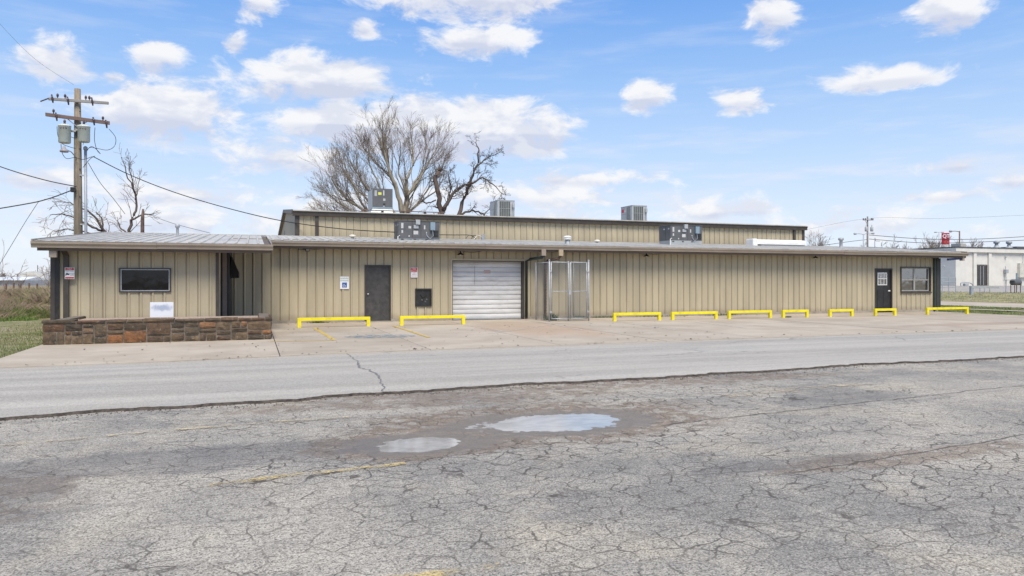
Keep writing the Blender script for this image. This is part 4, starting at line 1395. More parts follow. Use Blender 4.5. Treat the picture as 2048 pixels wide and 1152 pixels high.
# little notice on the roll-up door
yd = YB + .233
a, b_ = at(968, 540, yd), at(981, 547, yd)
sg = plate('door_notice', a.x, b_.x, b_.z, a.z, yd, simple('notice_pink', (.60, .50, .46), .6), 'small red lettered notice stuck on the white roll-up door', 'sign')
cx = (a.x + b_.x) / 2
text(sg, 'NO PARKING', cx, yd - .0055, a.z - .035, .040, REDS)
text(sg, 'LOADING ZONE', cx, yd - .0055, b_.z + .035, .033, REDS)

# ------------------------------------------------------------------ lamps under the eave
def barn_lamp(px, py, label):
    p = at(px, py, YB - .22)
    t = thing('eave_lamp', p, label, 'lamp', 'dome lamps under the eave')
    MB().lathe(p, [(.14, -.03), (.135, -.022), (.06, .03), (.03, .05), (.025, .10)], 14).build('shade', BLACKP, t, True)
    MB().lathe((p.x, p.y, p.z - .05), [(.02, 0), (.032, .02), (.03, .045)], 10).build('bulb', SIGNW, t, True)
    MB().tube([(p.x, p.y, p.z + .09), (p.x + .02, p.y + .03, p.z + .15), (p.x + .10, YB - .04, p.z + .12)], .012, 6).build('stem', BLACKP, t)
    pts = [(p.x + .10, YB - .035, p.z + .12)]
    for k in range(1, 9):
        pts.append((p.x + .10 + k * .17, YB - .035, p.z + .12 - .05 * math.sin(k * math.pi / 4.5)))
    MB().tube(pts, .007, 4).build('cord', CABLE, t)


barn_lamp(921, 508, 'black dome lamp under the eave above the white roll-up door')
barn_lamp(1293, 511.5, 'black dome lamp under the eave above the first yellow barrier past the gate')
barn_lamp(1631, 515, 'black dome lamp under the eave above the gap between two short yellow barriers')
p = at(608, 497, YB - .15)
fl = thing('flood_light', p, 'twin-head black flood light under the eave near the wing', 'lamp')
MB().bbox((p.x - .07, YB - .08, p.z - .04), (p.x + .07, YB - .027, p.z + .08), .01).build('junction_box', BLACKP, fl)
for s_ in (-1, 1):
    MB().bbox((p.x + s_ * .12 - .075, YB - .24, p.z - .07 - .03 * s_), (p.x + s_ * .12 + .075, YB - .09, p.z + .03 - .03 * s_), .015).build('lamp_head', BLACKP, fl)
    MB().box((p.x + s_ * .12 - .055, YB - .243, p.z - .05 - .03 * s_), (p.x + s_ * .12 + .055, YB - .2405, p.z + .01 - .03 * s_)).build('lens', GALV, fl)
MB().tube([(p.x + .07, YB - .035, p.z + .03)] + [(p.x + .07 + k * .14, YB - .035, p.z + .03 - .05 * math.sin(k * .7)) for k in range(1, 6)], .007, 4).build('cord', CABLE, fl)

# ------------------------------------------------------------------ yellow barrier rails
BARS = [(1.33, 3.65, 'long yellow barrier rail left of the grey steel door'),
        (4.65, 6.92, 'long yellow barrier rail between steel door and roll-up door'),
        (12.63, 14.65, 'yellow barrier rail, first one past the chain link gate'),
        (15.16, 17.24, 'yellow barrier rail, second one past the chain link gate'),
        (17.73, 19.82, 'yellow barrier rail, third one past the chain link gate'),
        (20.32, 21.63, 'short yellow barrier rail, fourth one past the chain link gate'),
        (22.78, 24.06, 'short yellow barrier rail next before the one at the black door'),
        (25.18, 26.38, 'short yellow barrier rail standing before the black six-pane door'),
        (28.15, 30.66, 'yellow barrier rail reaching past the far building corner to the grass')]
for i, (xa, xb, lab) in enumerate(BARS):
    y_ = 24.42 + .04 * math.sin(i * 2.3)
    t = thing('barrier_rail', ((xa + xb) / 2, y_, 0), lab, 'barrier', 'yellow barrier rails along the parking stalls')
    hgt = .315 + .006 * math.sin(i * 1.7)
    MB().bbox((xa, y_ - .052, hgt - .10), (xb, y_ + .052, hgt), .006).build('rail', YEL, t)
    for xx in (xa, xb - .115):
        MB().bbox((xx + .001, y_ - .050, -.05), (xx + .114, y_ + .050, hgt - .1005), .004).build('post', YEL, t)

# ------------------------------------------------------------------ chain link gate
gp0, gp1 = gd(1097, 643), gd(1180, 642)
GX0, GX1, GY = gp0.x, gp1.x, 24.95
GH = 2.24
gate = thing('chain_link_gate', ((GX0 + GX1) / 2, GY, 0), 'galvanized chain link double gate enclosing a downspout corner', 'gate')


def gtube(name, p, q, r=.022, mt=GALV):
    return MB().tube([p, q], r, 8).build(name, mt, gate, True)


for xx, rr, hh2 in ((GX0, .030, GH + .03), (GX1, .030, GH + .03)):
    gtube('post', (xx, GY, -.05), (xx, GY, hh2), rr)
    MB().lathe((xx, GY, hh2), [(.038, -.02), (.038, .005), (.02, .025), (.004, .03)], 10).build('post_cap', GALV, gate, True)
xm = (GX0 + GX1) / 2 + .01


def link_mesh(p0, ex, W, z0, z1, parent, sp=.11, r=.0062):
    """crossed zig-zag wires; ex is the horizontal unit direction"""
    mb = MB()
    hgt = z1 - z0
    nrm = Vector((-ex.y, ex.x, 0)) * .004
    k = -int(hgt / sp) - 1
    while k * sp < W:
        for s_ in (1, -1):
            a0, a1 = k * sp, k * sp + hgt
            lo_, hi_ = max(0, a0), min(W, a1)
            if hi_ - lo_ > .02:
                za_, zb_ = (z0 + lo_ - a0, z0 + hi_ - a0) if s_ > 0 else (z1 - (lo_ - a0), z1 - (hi_ - a0))
                pa = p0 + ex * lo_ + Vector((0, 0, za_)) + nrm * s_
                pb = p0 + ex * hi_ + Vector((0, 0, zb_)) + nrm * s_
                mb.tube([pa, pb], r, 3, cap=False)
        k += 1
    o = mb.build('chain_mesh', WIREM, parent, fix=False)
    o['kind'] = 'stuff'
    return o


for k_, (xa, xb, ya, yb) in enumerate(((GX0 + .075, xm - .045, GY, GY - .04), (xm + .04, GX1 - .07, GY - .02, GY + .02))):
    leaf = MB()
    A, B = Vector((xa, ya, 0)), Vector((xb, yb, 0))
    up = lambda q, z: (q.x, q.y, z)
    leaf.tube([up(A, .10), up(A, GH - .04)], .022, 8)
    leaf.tube([up(B, .10), up(B, GH - .05)], .022, 8)
    leaf.tube([up(A, .10), up(B, .10)], .021, 8)
    leaf.tube([up(A, GH - .04), up(B, GH - .05)], .021, 8)
    leaf.tube([up(A, 1.10), up(B, 1.12)], .017, 8)
    lo_ = leaf.build('gate_leaf', GALV, gate, True)
    ex = (B - A).normalized()
    link_mesh(A, ex, (B - A).length, .10, GH - .05, lo_)
    for hz in (.35, 1.85):
        hx = xa - .035 if k_ == 0 else xb + .035
        MB().bbox((hx - .045, GY - .04, hz - .03), (hx + .045, GY + .03, hz + .03), .008).build('hinge', GALV, lo_)
MB().bbox((xm - .05, GY - .07, .98), (xm + .05, GY - .02, 1.16), .01).build('latch', GALV, gate)
gtube('post', (xm, GY + .10, 0), (xm, GY + .10, GH), .025)
# returns towards the wall
YR = 26.30
for xx in (GX0, GX1):
    gtube('top_rail', (xx, GY, GH - .05), (xx, YR, GH - .05), .016)
    gtube('post', (xx, YR, -.05), (xx, YR, GH - .03), .022)
    link_mesh(Vector((xx, GY, 0)), Vector((0, 1, 0)), YR - GY, .05, GH - .05, gate, r=.004)

# ------------------------------------------------------------------ stone planter: every stone its own piece
PX0, PX1, PY0, PY1 = -4.66, .44, 19.74, 22.86
pl = thing('stone_planter', ((PX0 + PX1) / 2, (PY0 + PY1) / 2, 0), 'long low planter wall of brown and orange sandstone in front of the wing', 'planter')
PH = .575
MB().box((PX0 + .022, PY0 + .022, -.05), (PX1 - .022, PY0 + .30, PH - .03)).build('mortar', MORTAR, pl)
MB().box((PX0 + .05, PY0 + .31, -.05), (PX0 + .30, PY1, PH - .035)).build('mortar', MORTAR, pl)
MB().box((PX1 - .30, PY0 + .31, -.05), (PX1 - .05, PY1, PH - .035)).build('mortar', MORTAR, pl)
MB().box((PX0 + .31, PY0 + .31, .0), (PX1 - .31, PY1, PH - .10)).build('soil', GRAVEL, pl)
gr = MB()
for i in range(2600):
    x, y = random.uniform(PX0 + .32, PX1 - .32), PY0 + .32 + abs(random.gauss(0, .6))
    if y > PY1:
        continue
    r = random.uniform(.012, .032)
    z = PH - .10
    p_ = [(x + r * math.cos(k * 2.09 + i), y + r * math.sin(k * 2.09 + i), z) for k in range(3)]
    for k in range(3):
        gr.quad([p_[k], p_[(k + 1) % 3], (x, y, z + r * 1.3)])
o = gr.build('gravel', GRAVEL, pl, fix=False)
o['kind'] = 'stuff'


def stone(x0, x1, z0, z1, axis, face, depth, side):
    """rough-faced block; axis 0 = lies along x, 1 = along y"""
    bm = bmesh.new()
    bmesh.ops.create_cube(bm, size=1)
    bmesh.ops.subdivide_edges(bm, edges=bm.edges[:], cuts=2, use_grid_fill=True)
    sd_ = random.random() * 100
    for v in bm.verts:
        u, d_, h_ = v.co.x + .5, v.co.y + .5, v.co.z + .5
        inset = .018
        cx_ = u
        rnd_ = .012 * mnoise.noise((u * 2.3 + sd_, h_ * 2.1, d_ * 2 + sd_))
        px = x0 + (x1 - x0) * cx_
        pz = z0 + (z1 - z0) * h_
        # soften the corners of the outward face
        edge = min(u, 1 - u) < .01
        edgez = min(h_, 1 - h_) < .01
        push = 0
        if d_ < .5:
            push = -.004 if (edge or edgez) else .010 + .014 * mnoise.noise((u * 3 + sd_, h_ * 3 + 5, sd_))
            if edge and edgez:
                push = -.012
        if edge:
            px += (.008 if u < .5 else -.008) * (1 + mnoise.noise((h_ * 5, sd_, 2)))
        if edgez:
            pz += (.008 if h_ < .5 else -.008) * (1 + mnoise.noise((u * 5, sd_, 7)))
        pd = face + side * (d_ * depth - push - rnd_)
        v.co = (px + rnd_, pd, pz + rnd_ * .5) if axis == 0 else (pd, px + rnd_, pz + rnd_ * .5)
    bmesh.ops.recalc_face_normals(bm, faces=bm.faces[:])
    me = bpy.data.meshes.new('stone')
    bm.to_mesh(me)
    bm.free()
    me.materials.append(STONE)
    return link('stone', me, pl)


def courses(a0, a1, axis, face, side):
    """random ashlar: bays of two to four stones of differing heights"""
    top_ = PH - .085
    a = a0
    last = None
    while a < a1 - .02:
        e_ = a + random.uniform(.24, .56)
        if a1 - e_ < .22:
            e_ = a1
        opt = random.choice([o_ for o_ in ((.36, .64), (.62, .38), (.30, .42, .28), (.44, .22, .34), (.26, .26, .48), (.5, .3, .2)) if o_ != last])
        last = opt
        z = .0
        for fr_ in opt:
            hgt = fr_ * top_
            cuts_ = [a, e_]
            if e_ - a > .36 and random.random() < .55:
                cuts_.insert(1, a + (e_ - a) * random.uniform(.3, .7))
            for p_, q_ in zip(cuts_, cuts_[1:]):
                stone(p_ + .009, q_ - .009, z + .008, z + hgt - .008, axis, face + side * random.uniform(-.012, .01), .16, side)
            z += hgt
        a = e_
    z = top_
    # cap stones
    a = a0 - .02
    while a < a1:
        e_ = min(a1 + .02, a + random.uniform(.35, .75))
        if a1 - e_ < .15:
            e_ = a1 + .02
        stone(a + .006, e_ - .006, z + .004, PH + random.uniform(-.015, .02), axis, face - side * .015, .33, side)
        a = e_
    return z


courses(PX0, PX1, 0, PY0, 1)
PH -= .055
courses(PY0 + .36, PY1, 1, PX0, 1)
courses(PY0 + .36, PY1, 1, PX1, -1)

# yard sign: white board on wire legs, its print out of focus in the photograph
ysg = thing('yard_sign', (at(324, 640, 20.6).x, 20.6, PH - .1), 'white yard sign with smudged blue print standing in the stone planter', 'sign')
a, b_ = at(300, 604.5, 20.6), at(347, 634, 20.6)


def smudge_mat(cx, cz, w_, h_):
    mt, t, b2, pos = newmat('smudged_sign_print')
    q = t.v('DIVIDE', t.v('SUBTRACT', pos, (cx, 20.6, cz)), (w_, 10, h_))
    ln = t.v('LENGTH', q)
    n_ = t.noise(t.v('MULTIPLY', pos, (1, 1, .6)), 9, 2)
    f_ = t.m('MULTIPLY', t.ramp(t.m('ADD', ln, t.m('MULTIPLY', t.m('SUBTRACT', n_, .5), 1.6)), 1.25, .35), .8)
    t.put(b2.inputs['Base Color'], t.mix(f_, (.74, .76, .80), (.30, .36, .48)))
    b2.inputs['Roughness'].default_value = .5
    return mt


MB().bbox((a.x, 20.595, b_.z), (b_.x, 20.605, a.z), .003).build('board', smudge_mat((a.x + b_.x) / 2, (a.z + b_.z) / 2 + .05, .26, .09), ysg)
for xx in (a.x + .24, a.x + .40):
    MB().tube([(xx, 20.612, PH - .2), (xx, 20.612, a.z - .1)], .008, 6).build('leg', WHITEP, ysg)
# weeds by the wall foot and gate (uncountable)
wd_ = MB()
for i in range(900):
    g = random.choice(((10.75, 26.0, .25, .35), (10.72, 25.6, .15, .32), (12.4, 26.9, .35, .15), (13.5, 26.9, .8, .12), (16, 26.9, 1.2, .1), (19.3, 26.9, .8, .13), (2.2, 26.9, .3, .1), (20.7, 24.5, .15, .08)))
    x, y = random.gauss(g[0], g[2] * .5), g[1] + random.uniform(-.08, .03)
    h_ = g[3] * random.uniform(.3, 1)
    dx_, dy_ = random.uniform(-.08, .08), random.uniform(-.08, .02)
    wv_ = random.uniform(.006, .016)
    wd_.quad([(x - wv_, y, 0), (x + wv_, y, 0), (x + dx_, y + dy_, h_)])
tag(wd_.build('weeds', simple('weed_green', (.07, .11, .035), .9, .4, 5), fix=False), 'small green weeds along the wall foot', 'weeds', kind='stuff')

# ------------------------------------------------------------------ utility pole with transformers
PYL = 36.0
pb = at(157, 470, PYL)
gz_ = terr(pb.x, PYL) - .06
ptop = at(155, 178, PYL).z
up_ = thing('utility_pole', (pb.x, PYL, gz_), 'tall weathered wooden utility pole with two crossarms and two transformers behind the wing', 'utility pole')


def pz(y):
    return at(155, y, PYL).z


def px_(x):
    return at(x, 300, PYL).x


X0 = px_(155)
MB().tube([(pb.x + .02, PYL, gz_ - .3), ((pb.x + X0) / 2, PYL, (gz_ + ptop) / 2), (X0, PYL, ptop)], [.19, .165, .125], 14).build('pole', POLEW, up_, True)
yf = PYL - .22
MB().bbox((px_(100), yf - .05, pz(204) - .055), (px_(219), yf + .05, pz(204) + .055), .008).build('crossarm', ARMG, up_).rotation_euler = (0, 0, 0)
ab = MB()
n0 = len(ab.v)
xa, xb = px_(94), px_(221)
ab.prism([(xa, pz(235) - .07), (xb, pz(244) - .07), (xb, pz(244) + .07), (xa, pz(235) + .07)], 1, yf - .055, yf + .055)
ab.build('crossarm', ARMB, up_)
for (x, y0_, y1_) in ((118, 204, 192), (133, 204, 192), (174, 204, 193), (181, 204, 193), (110, 235, 225), (208, 243, 231)):
    X_ = px_(x)
    MB().lathe((X_, yf - .02, pz(y0_) + .05), [(.02, 0), (.02, .06), (.055, .08), (.04, .11), (.055, .13), (.035, .17), (.02, .20)], 10).build('insulator', PORC, up_, True)
for (x, y_) in ((115, 238), (138, 205), (186, 203), (189, 242), (214, 246), (107, 203)):
    X_ = px_(x)
    MB().tube([(X_, yf - .09, pz(y_) + .15), (X_ + .03, yf - .10, pz(y_) - .02), (X_ + .05, yf - .08, pz(y_) - .20)], [.03, .045, .025], 8).build('fuse_cutout', PORC, up_, True)
MB().tube([(px_(133), yf, pz(238)), (X0, yf + .05, pz(254))], .018, 6).build('brace', GALV, up_)
MB().tube([(px_(182), yf, pz(241)), (X0, yf + .05, pz(256))], .018, 6).build('brace', GALV, up_)
MB().tube([(px_(100), yf - .06, pz(204)), (px_(88), yf - .3, pz(213))], .03, 6).build('deadend_insulator', PORC, up_)
for (x, y0_, y1_) in ((134, 291, 255), (172, 287, 254)):
    X_, zb_, zt_ = px_(x), pz(y0_), pz(y1_)
    tr = MB().lathe((X_, PYL - .42, zb_), [(.20, 0), (.235, .03), (.24, zt_ - zb_ - .08), (.255, zt_ - zb_ - .07), (.25, zt_ - zb_ - .02), (.12, zt_ - zb_ + .03)], 18).build('transformer', TRANSF, up_, True)
    MB().lathe((X_, PYL - .42, zt_ + .02), [(.03, 0), (.055, .05), (.035, .08), (.055, .12), (.03, .2)], 10).build('bushing', PORC, tr, True)
    for s_ in (-1, 0, 1):
        MB().tube([(X_ + s_ * .10, PYL - .63, zt_ - .18), (X_ + s_ * .10, PYL - .70, zt_ - .16)], .025, 8).build('terminal', PORC, tr)
    MB().box((min(X_, X0), PYL - .30, (zb_ + zt_) / 2 + .15), (max(X_, X0), PYL - .12, (zb_ + zt_) / 2 + .21)).build('bracket', GALV, up_)
# wires on the pole
def wire(parent, pts, r=.012, mt=CABLE, name='wire', sm=6):
    """smooth through points"""
    P = [Vector(p) for p in pts]
    out = []
    for i in range(len(P) - 1):
        p0, p1, p2, p3 = P[max(i - 1, 0)], P[i], P[i + 1], P[min(i + 2, len(P) - 1)]
        for k in range(sm):
            t_ = k / sm
            out.append(.5 * ((2 * p1) + (p2 - p0) * t_ + (2 * p0 - 5 * p1 + 4 * p2 - p3) * t_ ** 2 + (-p0 + 3 * p1 - 3 * p2 + p3) * t_ ** 3))
    out.append(P[-1])
    return MB().tube(out, r, 5).build(name, mt, parent)


def wp(x, y, Y=None):
    v_ = at(x, y, Y or PYL - .3)
    return v_


wire(up_, [wp(190, 255), wp(189, 280), wp(194, 300), wp(201, 308)])
wire(up_, [wp(218, 258), wp(231, 275), wp(229, 292), wp(215, 300), wp(195, 297), wp(180, 295), wp(174, 302)])
wire(up_, [wp(174, 300), wp(183, 293), wp(193, 299), wp(201, 308)])
wire(up_, [wp(114, 253), wp(116, 272), wp(124, 287), wp(140, 294), wp(152, 297)])
wire(up_, [wp(124, 257), wp(138, 271), wp(150, 276), wp(162, 270), wp(173, 259)])
wire(up_, [wp(122, 288), wp(124, 305), wp(133, 317), wp(150, 315), wp(166, 319), wp(185, 313)])
wire(up_, [wp(166, 335), wp(180, 318), wp(190, 312)])
wire(up_, [wp(166, 290), wp(172, 268), wp(176, 262)], .008)
# conduit with weatherhead
MB().tube([(px_(172), PYL - .1, pz(297)), (px_(173.5), PYL - .1, gz_ - .2)], .06, 10).build('conduit', GREYC, up_, True)
MB().lathe((px_(172), PYL - .1, pz(300)), [(.06, 0), (.09, .02), (.085, .12), (.03, .17)], 12).build('weatherhead', GREYC, up_, True)
for y in (352, 450):
    MB().box((px_(160), PYL - .14, pz(y)), (px_(175), PYL - .05, pz(y) + .05)).build('strap', GALV, up_)
# pole lamp
MB().tube([(X0, PYL - .12, pz(318)), (px_(148), PYL - .5, pz(308)), (px_(143), PYL - .8, pz(307))], .022, 6).build('lamp_arm', GALV, up_)
MB().lathe((px_(138.5), PYL - .9, pz(312)), [(.16, 0), (.17, .05), (.12, .12), (.06, .16), (.05, .24), (.02, .26)], 12).build('lamp_head', simple('lamp_grey', (.34, .32, .33), .5), up_, True)
# black splice bundle
MB().bbox((px_(144), PYL - .36, pz(386)), (px_(154), PYL - .20, pz(376)), .03).build('splice_box', BLACKP, up_)
for y in (225, 300, 395, 340):
    MB().lathe((X0 + .12, PYL - .14, pz(y)), [(.02, 0), (.02, .05)], 6).build('bolt', BLACKP, up_)

# overhead lines
ov = [('black service line from the utility pole to the low roof unit', [wp(186, 313), wp(260, 350), wp(350, 385), wp(450, 415), wp(560, 441, 33.5), wp(680, 457.5, 31.5), wp(790, 464.5, 30.2)], .020),
      ('upper black cable running left from the utility pole', [wp(153, 373), wp(90, 360), wp(0, 333), wp(-150, 275)], .022),
      ('lower black cable running left from the utility pole', [wp(150, 378), wp(95, 398), wp(40, 410), wp(-120, 436)], .024),
      ('thin dark wire dropping from the pole over the wing roof', [wp(176, 325), wp(200, 365), wp(225, 395), wp(250, 428)], .012),
      ('thin wire falling past the far edge of the lawn', [wp(78, 402), wp(50, 445), wp(20, 495), wp(-20, 560)], .010),
      ('thin high wire leaving the pole top', [wp(148, 170), wp(70, 118), wp(0, 48), wp(-60, -20)], .005),
      ('short black cable along the tall building from the roof unit', [wp(878, 469.5, 32.0), wp(910, 470, 32.3), wp(940, 470.5, 32.5), wp(952, 478, 32.2)], .018),
      ('faint wire beyond the wing roof ending at the flue', [at(300, 430, 40), at(350, 448, 40), at(420, 466, 40)], .010)]
for lab, pts, r in ov:
    tag(wire(None, pts, r, name='overhead_wire'), lab, 'wire')

# ------------------------------------------------------------------ bare trees
def rnd_unit(rg):
    while True:
        v_ = Vector((rg.uniform(-1, 1), rg.uniform(-1, 1), rg.uniform(-1, 1)))
        if .05 < v_.length < 1:
            return v_.normalized()


def twig(mbt, rg, p, d, L, r, lvl, P, leaves):
    """a wandering twig with children; mbt takes the tubes"""
    n_ = max(2, int(3 + lvl))
    pts, rad = [p], [r]
    q, dd = p.copy(), d.copy()
    for i in range(n_):
        dd = (dd + rnd_unit(rg) * P['wander'] + Vector((0, 0, P['up']))).normalized()
        q = q + dd * L / n_
        pts.append(q.copy())
        rad.append(max(P['rmin'], r * (1 - .8 * (i + 1) / n_)))
    mbt.tube(pts, rad, 5 if lvl >= 3 else (4 if lvl == 2 else 3), cap=False)
    if lvl > 0:
        for k in range(P['kids'][lvl - 1]):
            t_ = rg.uniform(.22, 1.0)
            i = min(n_ - 1, int(t_ * n_))
            pp = pts[i].lerp(pts[i + 1], t_ * n_ - i)
            base_d = (pts[i + 1] - pts[i]).normalized()
            cd = (base_d * P['fwd'] + rnd_unit(rg) * P['spread']).normalized()
            twig(mbt, rg, pp, cd, L * rg.uniform(.38, .66) * (1.15 - .4 * t_), max(P['rmin'], rad[i] * .55), lvl - 1, P, leaves)
    elif leaves is not None and rg.random() < P.get('leaf', 0):
        a = pts[-1]
        s_ = rg.uniform(.03, .06)
        u_, v_ = rnd_unit(rg) * s_, rnd_unit(rg) * s_
        leaves.quad([a, a + u_, a + u_ * .4 + v_])


def limb_tree(name, label, limbs, depthY, P, barks, seed, group=None, shrink=None):
    rg = random.Random(seed)
    base_ = at(limbs[0][0][0][0], 560, depthY)
    g_ = terr(base_.x, depthY) - .05
    t = thing(name, (base_.x, depthY, g_), label, 'tree', group)
    tr, cr_, lv_ = MB(), MB(), MB()
    for li, (pix, r0, r1, dy, nk, kl) in enumerate(limbs):
        pts = []
        for k, (x, y) in enumerate(pix):
            yy = depthY + dy * k / max(1, len(pix) - 1)
            if shrink:
                x, y = shrink[0] + (x - shrink[0]) * shrink[2], shrink[1] + (y - shrink[1]) * shrink[3]
            pts.append(at(x, y, yy))
        if li == 0:
            pts = [Vector((base_.x, depthY, g_ - .2)), Vector((base_.x * .4 + pts[0].x * .6, depthY, (g_ + pts[0].z) / 2))] + pts
        # finer, slightly crooked
        fine_ = []
        for a, b2 in zip(pts, pts[1:]):
            for k in range(4):
                fine_.append(a.lerp(b2, k / 4) + (rnd_unit(rg) * P['crook'] * (b2 - a).length if k else Vector((0, 0, 0))))
        fine_.append(pts[-1])
        m_ = len(fine_)
        rad = [r0 + (r1 - r0) * k / (m_ - 1) for k in range(m_)]
        tr.tube(fine_, rad, 8 if r0 > .09 else 6, cap=True)
        k0 = 8 if li == 0 else 1
        for k in range(nk):
            t_ = rg.uniform(.15, 1.0)
            i = max(k0 if li == 0 else 0, min(m_ - 2, int(t_ * (m_ - 1))))
            d0 = (fine_[i + 1] - fine_[i]).normalized()
            d1 = (d0 * P['fwd'] + rnd_unit(rg) * P['spread'] + Vector((0, 0, P['lift']))).normalized()
            twig(cr_, rg, fine_[i].lerp(fine_[i + 1], rg.random()), d1, kl * rg.uniform(.55, 1.15) * (1.2 - .5 * t_), rad[i] * .36, P['lvl'], P, lv_)
    tr.build('trunk', barks[0], t, True, fix=False)
    cr_.build('crown', barks[1], t, True, fix=False)
    if lv_.f:
        o = lv_.build('dead_leaf_remnants', LEAFD, t, fix=False)
        o['kind'] = 'stuff'
    return t


SYC = dict(wander=.15, up=.05, kids=(5, 5, 5), fwd=1.0, spread=.56, lift=.20, rmin=.0062, lvl=2, crook=.035, leaf=.30)
limb_tree('sycamore_tree', 'huge bare pale-barked tree fanning out behind the tall building', [
    ([(806, 470), (806, 430), (815, 385), (812, 340)], .34, .15, .5, 10, 2.91),
    ([(806, 428), (790, 365), (772, 320), (757, 270), (741, 222)], .22, .03, -1.5, 17, 2.80),
    ([(790, 365), (768, 300), (764, 250), (766, 211)], .12, .025, 1.5, 17, 2.58),
    ([(812, 345), (830, 310), (828, 265), (826, 238)], .12, .03, 1.2, 17, 2.58),
    ([(815, 385), (845, 345), (868, 300), (888, 262)], .13, .025, -1.5, 19, 2.69),
    ([(802, 440), (762, 402), (722, 368), (692, 322), (674, 294)], .17, .025, -2.5, 23, 2.91),
    ([(785, 455), (722, 420), (672, 392), (640, 350), (634, 335)], .15, .025, -1.0, 23, 2.91),
    ([(770, 465), (700, 440), (652, 428), (616, 402)], .12, .025, 1.0, 21, 2.58),
    ([(760, 470), (708, 402), (684, 352), (668, 312)], .12, .025, 3.0, 21, 2.69),
    ([(772, 330), (735, 300), (708, 262), (704, 250)], .07, .02, 2.0, 13, 2.02),
    ([(812, 430), (850, 395), (890, 365), (905, 330)], .10, .02, 2.0, 15, 2.46),
    ([(815, 385), (795, 330), (800, 280), (797, 243)], .09, .02, -2.0, 13, 2.24),
    ([(792, 460), (742, 415), (700, 372), (672, 330), (655, 312)], .10, .02, 1.5, 23, 2.80),
    ([(770, 462), (690, 425), (640, 388), (622, 372)], .10, .02, -2.0, 21, 2.40),
    ([(790, 430), (758, 375), (735, 330), (722, 290), (716, 272)], .10, .02, .5, 21, 2.50),
    ([(818, 380), (850, 322), (858, 285), (862, 262)], .09, .02, 1.5, 18, 2.30),
    ([(820, 420), (862, 372), (892, 335), (902, 305)], .08, .02, -1.0, 17, 2.20),
    ([(780, 470), (700, 455), (650, 445), (612, 428)], .08, .02, 2.0, 18, 1.90),
], 60, SYC, (BARKL, BARKT), 3, shrink=(808, 440, .84, .84))
DRK = dict(wander=.42, up=.01, kids=(4, 4, 4), fwd=.9, spread=.8, lift=.0, rmin=.010, lvl=2, crook=.06, leaf=.08)
limb_tree('gnarled_tree', 'dark twisted bare tree with broken trunk top and leaning stem behind the tall building', [
    ([(888, 470), (884, 430), (876, 385), (871, 352), (880, 335)], .30, .16, .3, 12, 1.4),
    ([(886, 420), (905, 388), (925, 372), (946, 366)], .16, .05, -.6, 12, 1.6),
    ([(900, 470), (924, 405), (940, 370), (955, 330), (958, 300), (950, 284)], .19, .025, .8, 14, 1.5),
    ([(955, 332), (975, 315), (1002, 302)], .07, .02, .5, 12, 1.2),
    ([(940, 368), (965, 355), (985, 368), (1008, 390)], .10, .02, -.5, 14, 1.3),
    ([(915, 430), (945, 420), (968, 428), (975, 440)], .10, .04, .4, 8, 1.0),
    ([(960, 436), (985, 410), (1000, 395)], .05, .02, .8, 8, 1.1),
    ([(884, 430), (898, 400), (902, 370), (896, 345)], .12, .03, 1.0, 12, 1.3),
    ([(872, 400), (852, 408), (843, 400)], .06, .02, .5, 8, 1.1),
], 58, DRK, (BARKD, BARKD), 11)
SML = dict(wander=.30, up=.0, kids=(3, 4, 3), fwd=1.0, spread=.7, lift=.0, rmin=.008, lvl=1, crook=.05, leaf=.03)
limb_tree('crooked_tree', 'small dark bare tree with forked upright stems right of the utility pole', [
    ([(256, 480), (262, 440), (272, 422), (270, 385), (252, 345), (246, 322)], .11, .015, .5, 12, 1.3),
    ([(258, 470), (240, 455), (235, 440)], .05, .02, .5, 8, 1.0),
    ([(262, 440), (290, 428), (308, 428)], .05, .02, .4, 6, .8),
    ([(270, 385), (262, 350), (258, 322)], .04, .012, -.5, 8, 1.0),
    ([(270, 400), (276, 375), (280, 355)], .03, .012, .3, 6, .8),
], 42, SML, (BARKD, BARKT), 21)
ARC = dict(SML, up=-.05)
limb_tree('arching_tree', 'bare arching tree drooping around the foot of the utility pole', [
    ([(222, 490), (212, 465), (195, 440), (180, 425), (150, 408)], .10, .03, -.5, 10, 1.4),
    ([(212, 465), (185, 455), (160, 440), (125, 428), (100, 430)], .06, .015, -.4, 14, 1.2),
    ([(205, 455), (203, 435), (192, 425)], .05, .02, .6, 8, 1.1),
    ([(200, 470), (160, 462), (130, 458), (108, 462)], .04, .015, .4, 12, 1.0),
    ([(170, 420), (140, 405), (115, 403)], .03, .012, .2, 8, .9),
], 41, ARC, (BARKD, BARKT), 22)
# broken snag
p0, p1 = at(284, 485, 40.5), at(285, 418, 40.5)
g_ = terr(p0.x, 40.5)
tag(MB().tube([(p0.x, 40.5, g_ - .3), (p1.x, 40.5, p1.z - .5), (p1.x + .03, 40.5, p1.z)], [.10, .085, .05], 8).build('dead_snag', RUST, None, True), 'short broken reddish snag standing beside the crooked tree', 'tree stump')

# bare saplings at the lawn's far edge
for k, (x, ytop, d_, lab) in enumerate(((10, 482, 70, 'tall thin bare sapling at the field fence'), (38, 530, 52, 'leaning bare sapling among dry brush'), (105, 505, 46, 'thin bare sapling close to the wing corner'), (95, 525, 50, 'low bare sapling leaning over the brush'))):
    Y_ = dist(x, d_).y
    limb_tree('sapling', lab, [([(x, 580), (x + random.uniform(-4, 4), (580 + ytop) / 2), (x + random.uniform(-8, 8), ytop)], .05, .012, .3, 12, .9 * d_ / 50),
              ([(x, 570), (x + random.choice((-16, 14)), 555), (x + random.choice((-22, 20)), 535)], .03, .01, .4, 6, .7)], Y_, SML, (BARKT, BARKT), 40 + k, 'saplings beyond the lawn')

